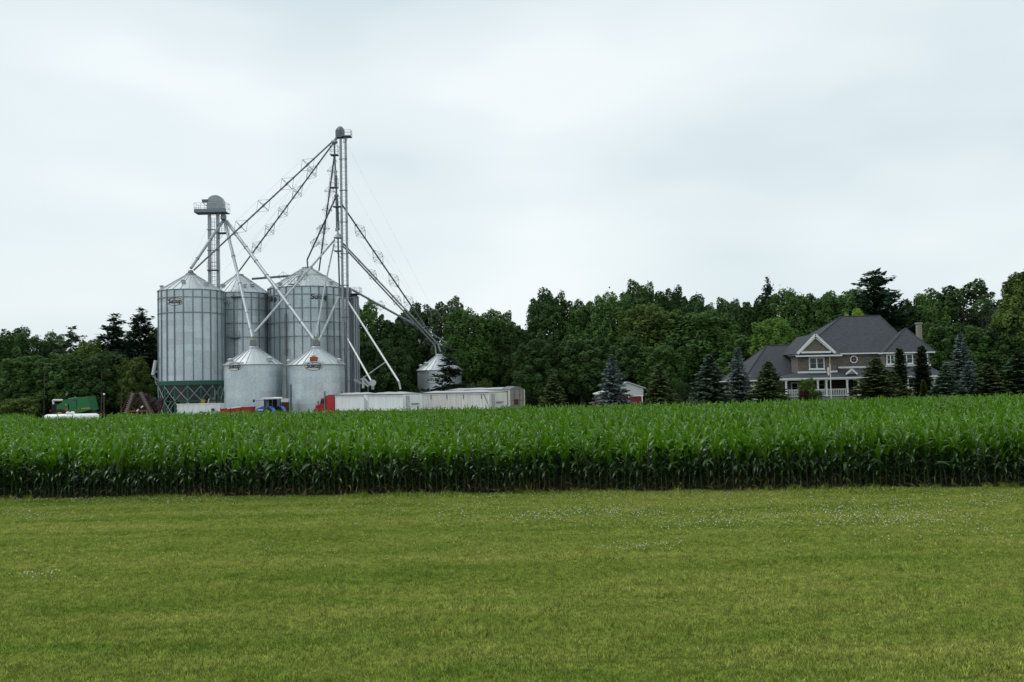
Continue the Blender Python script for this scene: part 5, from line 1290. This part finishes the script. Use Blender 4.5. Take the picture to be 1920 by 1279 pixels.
# gable wing: skirt roof, brick gable, white rakes
gl, gr, ga = hpt(1494.5, 664, YW1 - .3), hpt(1566, 661, YW1 - .3), hpt(1528.5, 628, YW1 - .3)
zg = (gl.z + gr.z) / 2; yb = 139 - H0.y
v = [(gl.x, gl.y - .1, zg), (gr.x, gr.y - .1, zg), (ga.x, ga.y - .1, ga.z + .1), (gl.x, yb, zg), (gr.x, yb, zg), (ga.x, yb, ga.z + .1)]
GR = MB().add([(gl.x - .02, gl.y + .02, zg), (ga.x, ga.y + .02, ga.z + .12), (ga.x, yb, ga.z + .12), (gl.x - .02, yb, zg), (gr.x + .02, gr.y + .02, zg), (gr.x + .02, yb, zg),
               (gl.x + .15, gl.y + .02, zg - .05), (ga.x, ga.y + .02, ga.z - .12), (gr.x - .15, gr.y + .02, zg - .05)],
              [(0, 1, 2, 3), (1, 4, 5, 2), (0, 6, 7, 1), (1, 7, 8, 4)]).build('gable_roof', SHING, HB)
ins = .55
MB().prism([(gl.x + ins, zg + .12), (gr.x - ins, zg + .12), (ga.x, ga.z - .35)], gl.y + .15, gl.y + .9).build('gable_wall', BRICK, HB)
for a, c in ((gl, ga), (gr, ga)):
    MB().bar(Vector((a.x, a.y - .12, zg - .02)), Vector((c.x, c.y - .12, c.z + .03)), .10, .30).build('rake_board', TRIM, GR)
    MB().bar(Vector((a.x, a.y - .03, zg - .24)).lerp(Vector((c.x, c.y - .03, c.z - .35)), .10), Vector((a.x, a.y - .03, zg - .24)).lerp(Vector((c.x, c.y - .03, c.z - .35)), .98), .08, .12).build('rake_moulding', TRIM, GR)
hbox(gl.x + .55, gr.x - .55, YW1 - .40, YW1 - .25, zg + .02, zg + .26).build('gable_sill', TRIM, GR)
e0, e1 = hq(1489.5, 667, YW1)[0], hq(1575, 664, YW1)[0]
MB().add([(e0, YW1 - .75 - H0.y, zE1), (e1, YW1 - .75 - H0.y, zE1), (e1 - .1, YW1 + .1 - H0.y, zg + .02), (e0 + .3, YW1 + .1 - H0.y, zg + .02), (e0, 134 - H0.y, zE1), (e1, 134 - H0.y, zE1)],
         [(0, 1, 2, 3), (0, 3, 4), (1, 5, 2), (0, 4, 5, 1)]).build('skirt_roof', SHING, HB)
hbox(e0 - .03, e1 + .03, YW1 - .84, YW1 - .72, zE1 - .17, zE1 + .02).build('fascia', TRIM, HB)
# string courses
hbox(xg0 - .06, xg1 + .06, YW1 - .10, YW1 + .02, hq(1530, 699.5, YW1)[1], hq(1530, 696, YW1)[1]).build('string_course', TRIM, HB)
MB().bar(Vector((xg1 + .05, YW1 - .05 - H0.y, hq(1569, 697, YW1)[1])), Vector((xg1 + .35, YM - .1 - H0.y, hq(1572, 690, YM)[1])), .1, .22).build('string_course', TRIM, HB)
hbox(hq(1571, 690, YM)[0], xr0, YM - .10, YM - .003, hq(1595, 691, YM)[1], hq(1595, 687.2, YM)[1]).build('string_course', TRIM, HB)
hbox(xr0 - .05, xr1 + .06, YR1 - .10, YR1 - .003, hq(1700, 687.0, YR1)[1], hq(1700, 683.6, YR1)[1]).build('string_course', TRIM, HB)

def window(px0, py0, px1, py1, y, cols=2, bars=1, parent=HB):
    xc = (px0 + px1) / 2; x0 = hq(px0, (py0 + py1) / 2, y)[0]; x1 = hq(px1, (py0 + py1) / 2, y)[0]; z1 = hq(xc, py0, y)[1]; z0 = hq(xc, py1, y)[1]
    fw = .14; b = MB(); yc = y - H0.y - .06
    b.box(((x0 + x1) / 2, yc, z1 - fw / 2), (x1 - x0, .14, fw)); b.box(((x0 + x1) / 2, yc, z0 + fw / 2), (x1 - x0, .14, fw))
    for i in range(cols + 1): b.box((x0 + fw / 2 + (x1 - x0 - fw) * i / cols, yc, (z0 + z1) / 2), (fw, .136, z1 - z0 - 2 * fw))
    w = b.build('window', TRIM, parent)
    for i in range(cols):
        a = x0 + fw / 2 + (x1 - x0 - fw) * i / cols; c = x0 + fw / 2 + (x1 - x0 - fw) * (i + 1) / cols
        MB().box(((a + c) / 2, y - H0.y - .015, (z0 + z1) / 2), (c - a, .02, z1 - z0 - fw)).build('pane', GLASS, w)
        for k in range(bars): MB().box(((a + c) / 2, y - H0.y - .04, z0 + (z1 - z0) * (k + 1) / (bars + 1)), (c - a - fw, .03, .05)).build('glazing_bar', STEEL, w)
    MB().box(((x0 + x1) / 2, y - H0.y - .10, z0 - .05), (x1 - x0 + .16, .2, .10)).build('sill', TRIM, w)
    return w
window(1516.5, 670, 1545.5, 692.5, YW1, 2, 1)
window(1661.5, 664.5, 1677, 683.5, YR1, 2, 1); window(1687, 663.5, 1711.5, 682.5, YR1, 2, 1); window(1729, 662.5, 1739.5, 682, YR1, 1, 1)
c = hpt(1600.5, 674, YM); r = 7.6 * YM / FPX; n = 8
oc = MB(); o_ = [(c.x + r * math.cos(PI / 8 + 2*PI*i/n), c.z + r * math.sin(PI / 8 + 2*PI*i/n)) for i in range(n)]; i_ = [(c.x + .74 * r * math.cos(PI / 8 + 2*PI*i/n), c.z + .74 * r * math.sin(PI / 8 + 2*PI*i/n)) for i in range(n)]
for i in range(n): j = (i + 1) % n; oc.prism([o_[i], o_[j], i_[j], i_[i]], -.13, .01)
oc = oc.build('octagonal_window', TRIM, HB); MB().prism(i_, -.03, -.005).build('pane', GLASS, oc)
MB().box((c.x, -.05, c.z), (.05, .04, 1.4 * r)).box((c.x, -.05, c.z), (1.4 * r, .04, .05)).build('glazing_bar', STEEL, oc)
# chimney
c0, c1 = hq(1719.5, 620, 143)[0], hq(1726.5, 620, 143)[0]; zc = hq(1723, 607, 143)[1]
ch = MB().box(((c0 + c1) / 2, 143 - H0.y, zc / 2 + 1), (c1 - c0, .9, zc - 2)).build('chimney', BRICKY, HB); MB().box(((c0 + c1) / 2, 143 - H0.y, zc + .06), (c1 - c0 + .2, 1.1, .16)).build('chimney_cap', CONC, ch)
# porch
zf = hq(1550, 743.5, YPo)[1]; zp = hq(1540, 708, YPo)[1]; xp0, xp1 = hq(1462, 725, YPo)[0], hq(1772, 700, YPo)[0]
hbox(xp0 + .3, xp1 - .3, YPo + .1, 133.0 - .02, -.2, zf).build('porch_floor', CONC, HB)
z_up = hq(1540, 699, YW1)[1]; z_um = hq(1600, 690, YM)[1]
y0, y1 = YPo - .25 - H0.y, YW1 - H0.y + .05; xa, xb = hq(1572, 700, YPo)[0], hq(1648, 700, YPo)[0]
PR = MB().add([(xp0, y0, zp), (xa, y0, zp), (xb, y0, zp), (xp1, y0, zp), (hq(1494, 699, YW1)[0], y1, z_up), (xa - .15, y1, z_up), (xa + .1, YM - H0.y, z_um), (xr0 - .1, YM - H0.y, z_um), (xr0 + .3, YR1 - H0.y, hq(1700, 688, YR1)[1]), (xr1, YR1 - H0.y, hq(1700, 688, YR1)[1]),
                 (xp0, 5.0, zp), (xp1, 8, zp)],
                [(0, 1, 5, 4), (1, 2, 7, 6), (1, 6, 5), (2, 3, 9, 8), (2, 8, 7), (0, 4, 10), (3, 11, 9)]).build('porch_roof', SHING, HB)
hbox(xp0 - .03, xp1 + .03, YPo - .34, YPo - .22, zp - .20, zp - .01).build('fascia', TRIM, PR)
hbox(xp0 + .02, xp1 - .02, YPo - .2, YPo + .1, zp - .32, zp - .21).build('porch_beam', TRIM, PR)
hbox(xp0 + .1, xp1 - .1, YPo + .12, YM - .03, zp - .30, zp - .26).build('porch_ceiling', mat('porch_ceiling', (.35, .34, .32), .7), PR)
# small dormer gable on the porch roof
da, dl, dr = hpt(1597, 692.5, YPo + .4), hpt(1586, 702, YPo + .4), hpt(1607.5, 701.5, YPo + .4); zd = (dl.z + dr.z) / 2
DG = MB().add([(dl.x, dl.y, zd), (da.x, da.y, da.z), (dr.x, dr.y, zd), (da.x, da.y + 2.6, da.z), (dl.x, dl.y + 1.2, zd), (dr.x, dr.y + 1.2, zd)], [(0, 1, 3, 4), (1, 2, 5, 3)]).build('porch_gable', SHING, HB)
MB().add([(dl.x + .15, dl.y + .06, zd + .02), (dr.x - .15, dl.y + .06, zd + .02), (da.x, dl.y + .06, da.z - .1)], [(0, 1, 2)]).build('gable_infill', mat('grey_siding', (.30, .32, .34), .7), DG)
for a in (dl, dr): MB().bar(Vector((a.x, a.y - .04, zd)), Vector((da.x, da.y - .04, da.z)), .10, .2).build('rake_board', TRIM, DG)
# posts, railings, openings behind the porch
posts = [1474, 1533.5, 1549.5, 1588.5, 1609.5, 1640, 1702, 1724, 1752, 1768]
for px in posts:
    x = hq(px, 725, YPo)[0]; b = MB().box((x, YPo - H0.y, (zf + zp - .3) / 2), (.20, .20, zp - .3 - zf)); b.box((x, YPo - H0.y, zf + .15), (.30, .30, .3)); b.box((x, YPo - H0.y, zp - .42), (.28, .28, .16)); b.build('porch_post', TRIM, HB)
def railing(pxa, pxb):
    a = hq(pxa, 738, YPo)[0] + .1; c = hq(pxb, 738, YPo)[0] - .1; b = MB()
    for z in (zf + .12, zf + .92): b.box(((a + c) / 2, YPo - H0.y, z), (c - a, .08, .09))
    n = max(3, int((c - a) / .21))
    for i in range(n): b.box((a + (c - a) * (i + .5) / n, YPo - H0.y, zf + .52), (.075, .06, .72))
    b.build('railing', TRIM, HB)
for a, c in ((1474, 1533.5), (1533.5, 1549.5), (1549.5, 1588.5), (1609.5, 1640), (1640, 1702), (1702, 1724), (1724, 1752), (1752, 1768)): railing(a, c)
window(1483, 717, 1497, 737, YM - .02, 1, 1); window(1533, 711, 1547, 733, YM - .02, 1, 1)
def door(pxa, pxb, pya, pyb, y, m=DARKWOOD):
    x0, x1 = hq(pxa, 725, y)[0], hq(pxb, 725, y)[0]; z1 = hq((pxa + pxb) / 2, pya, y)[1]
    f = hbox(x0 - .12, x1 + .12, y - .05, y - .004, zf, z1 + .12).build('door_frame', TRIM, HB); d = hbox(x0, x1, y - .09, y - .052, zf + .02, z1).build('door_leaf', m, f)
    hbox((x0 + x1) / 2 - .3, (x0 + x1) / 2 + .3, y - .12, y - .092, zf + 1.0, z1 - .2).build('door_glass', GLASS, f); return f
door(1592, 1599, 710, 741, YM); door(1602, 1608, 710, 741, YM)
hbox(hq(1558, 725, YM)[0], hq(1584, 725, YM)[0], YM - .06, YM - .004, zf + .9, zp - .3).build('bay_panel', DARKWOOD, HB)
window(1702, 708, 1714, 730, YR1 - .02, 1, 1); window(1738, 707, 1748, 728, YR1 - .02, 1, 1)
b = MB()
for k in range(4): b.box((hq(1600, 740, YPo)[0], YPo - .3 * (k + 1) - H0.y + .25, zf - .18 * (k + .5)), (2.2, .32, .18))
b.build('porch_steps', CONC, HB)

# flagpole
YF = 122; p = at(1558.5, 745, YF); zt = zat(1557, 669, YF) - gz(p.x, YF)
t = thing('flagpole', 'slim white flagpole with a gold upper end and a drooping flag before the porch', 'flagpole', (p.x, YF, gz(p.x, YF)))
MB().tube((0, 0, -.2), (0, 0, zt * .84), .06, 8, .05).build('pole', TRIM, t); MB().tube((0, 0, zt * .84), (0, 0, zt), .05, 8, .045).build('pole_top', mat('gold_paint', (.50, .36, .08), .45), t)
v = []; zf_ = zat(1557, 686, YF) - t.location.z
def fl(i, j):
    u = i / 4; w = j / 6; return (-.06 - .42 * u * (1 - .35 * w) + .05 * math.sin(5 * u + 2 * w), .10 * math.sin(7 * u + 3 * w), zf_ - 1.0 * w - .35 * u)
for (i0, i1, m_, nm) in ((0, 1, MATS['red_wagon_paint'], 'flag_red_band'), (1, 3, TRIM, 'flag'), (3, 4, MATS['red_wagon_paint'], 'flag_red_band')):
    vv = [fl(i, j) for j in range(7) for i in range(i0, i1 + 1)]; k = i1 - i0 + 1
    MB().add(vv, [(j*k+i, j*k+i+1, (j+1)*k+i+1, (j+1)*k+i) for j in range(6) for i in range(k - 1)]).build(nm, m_, t, True)
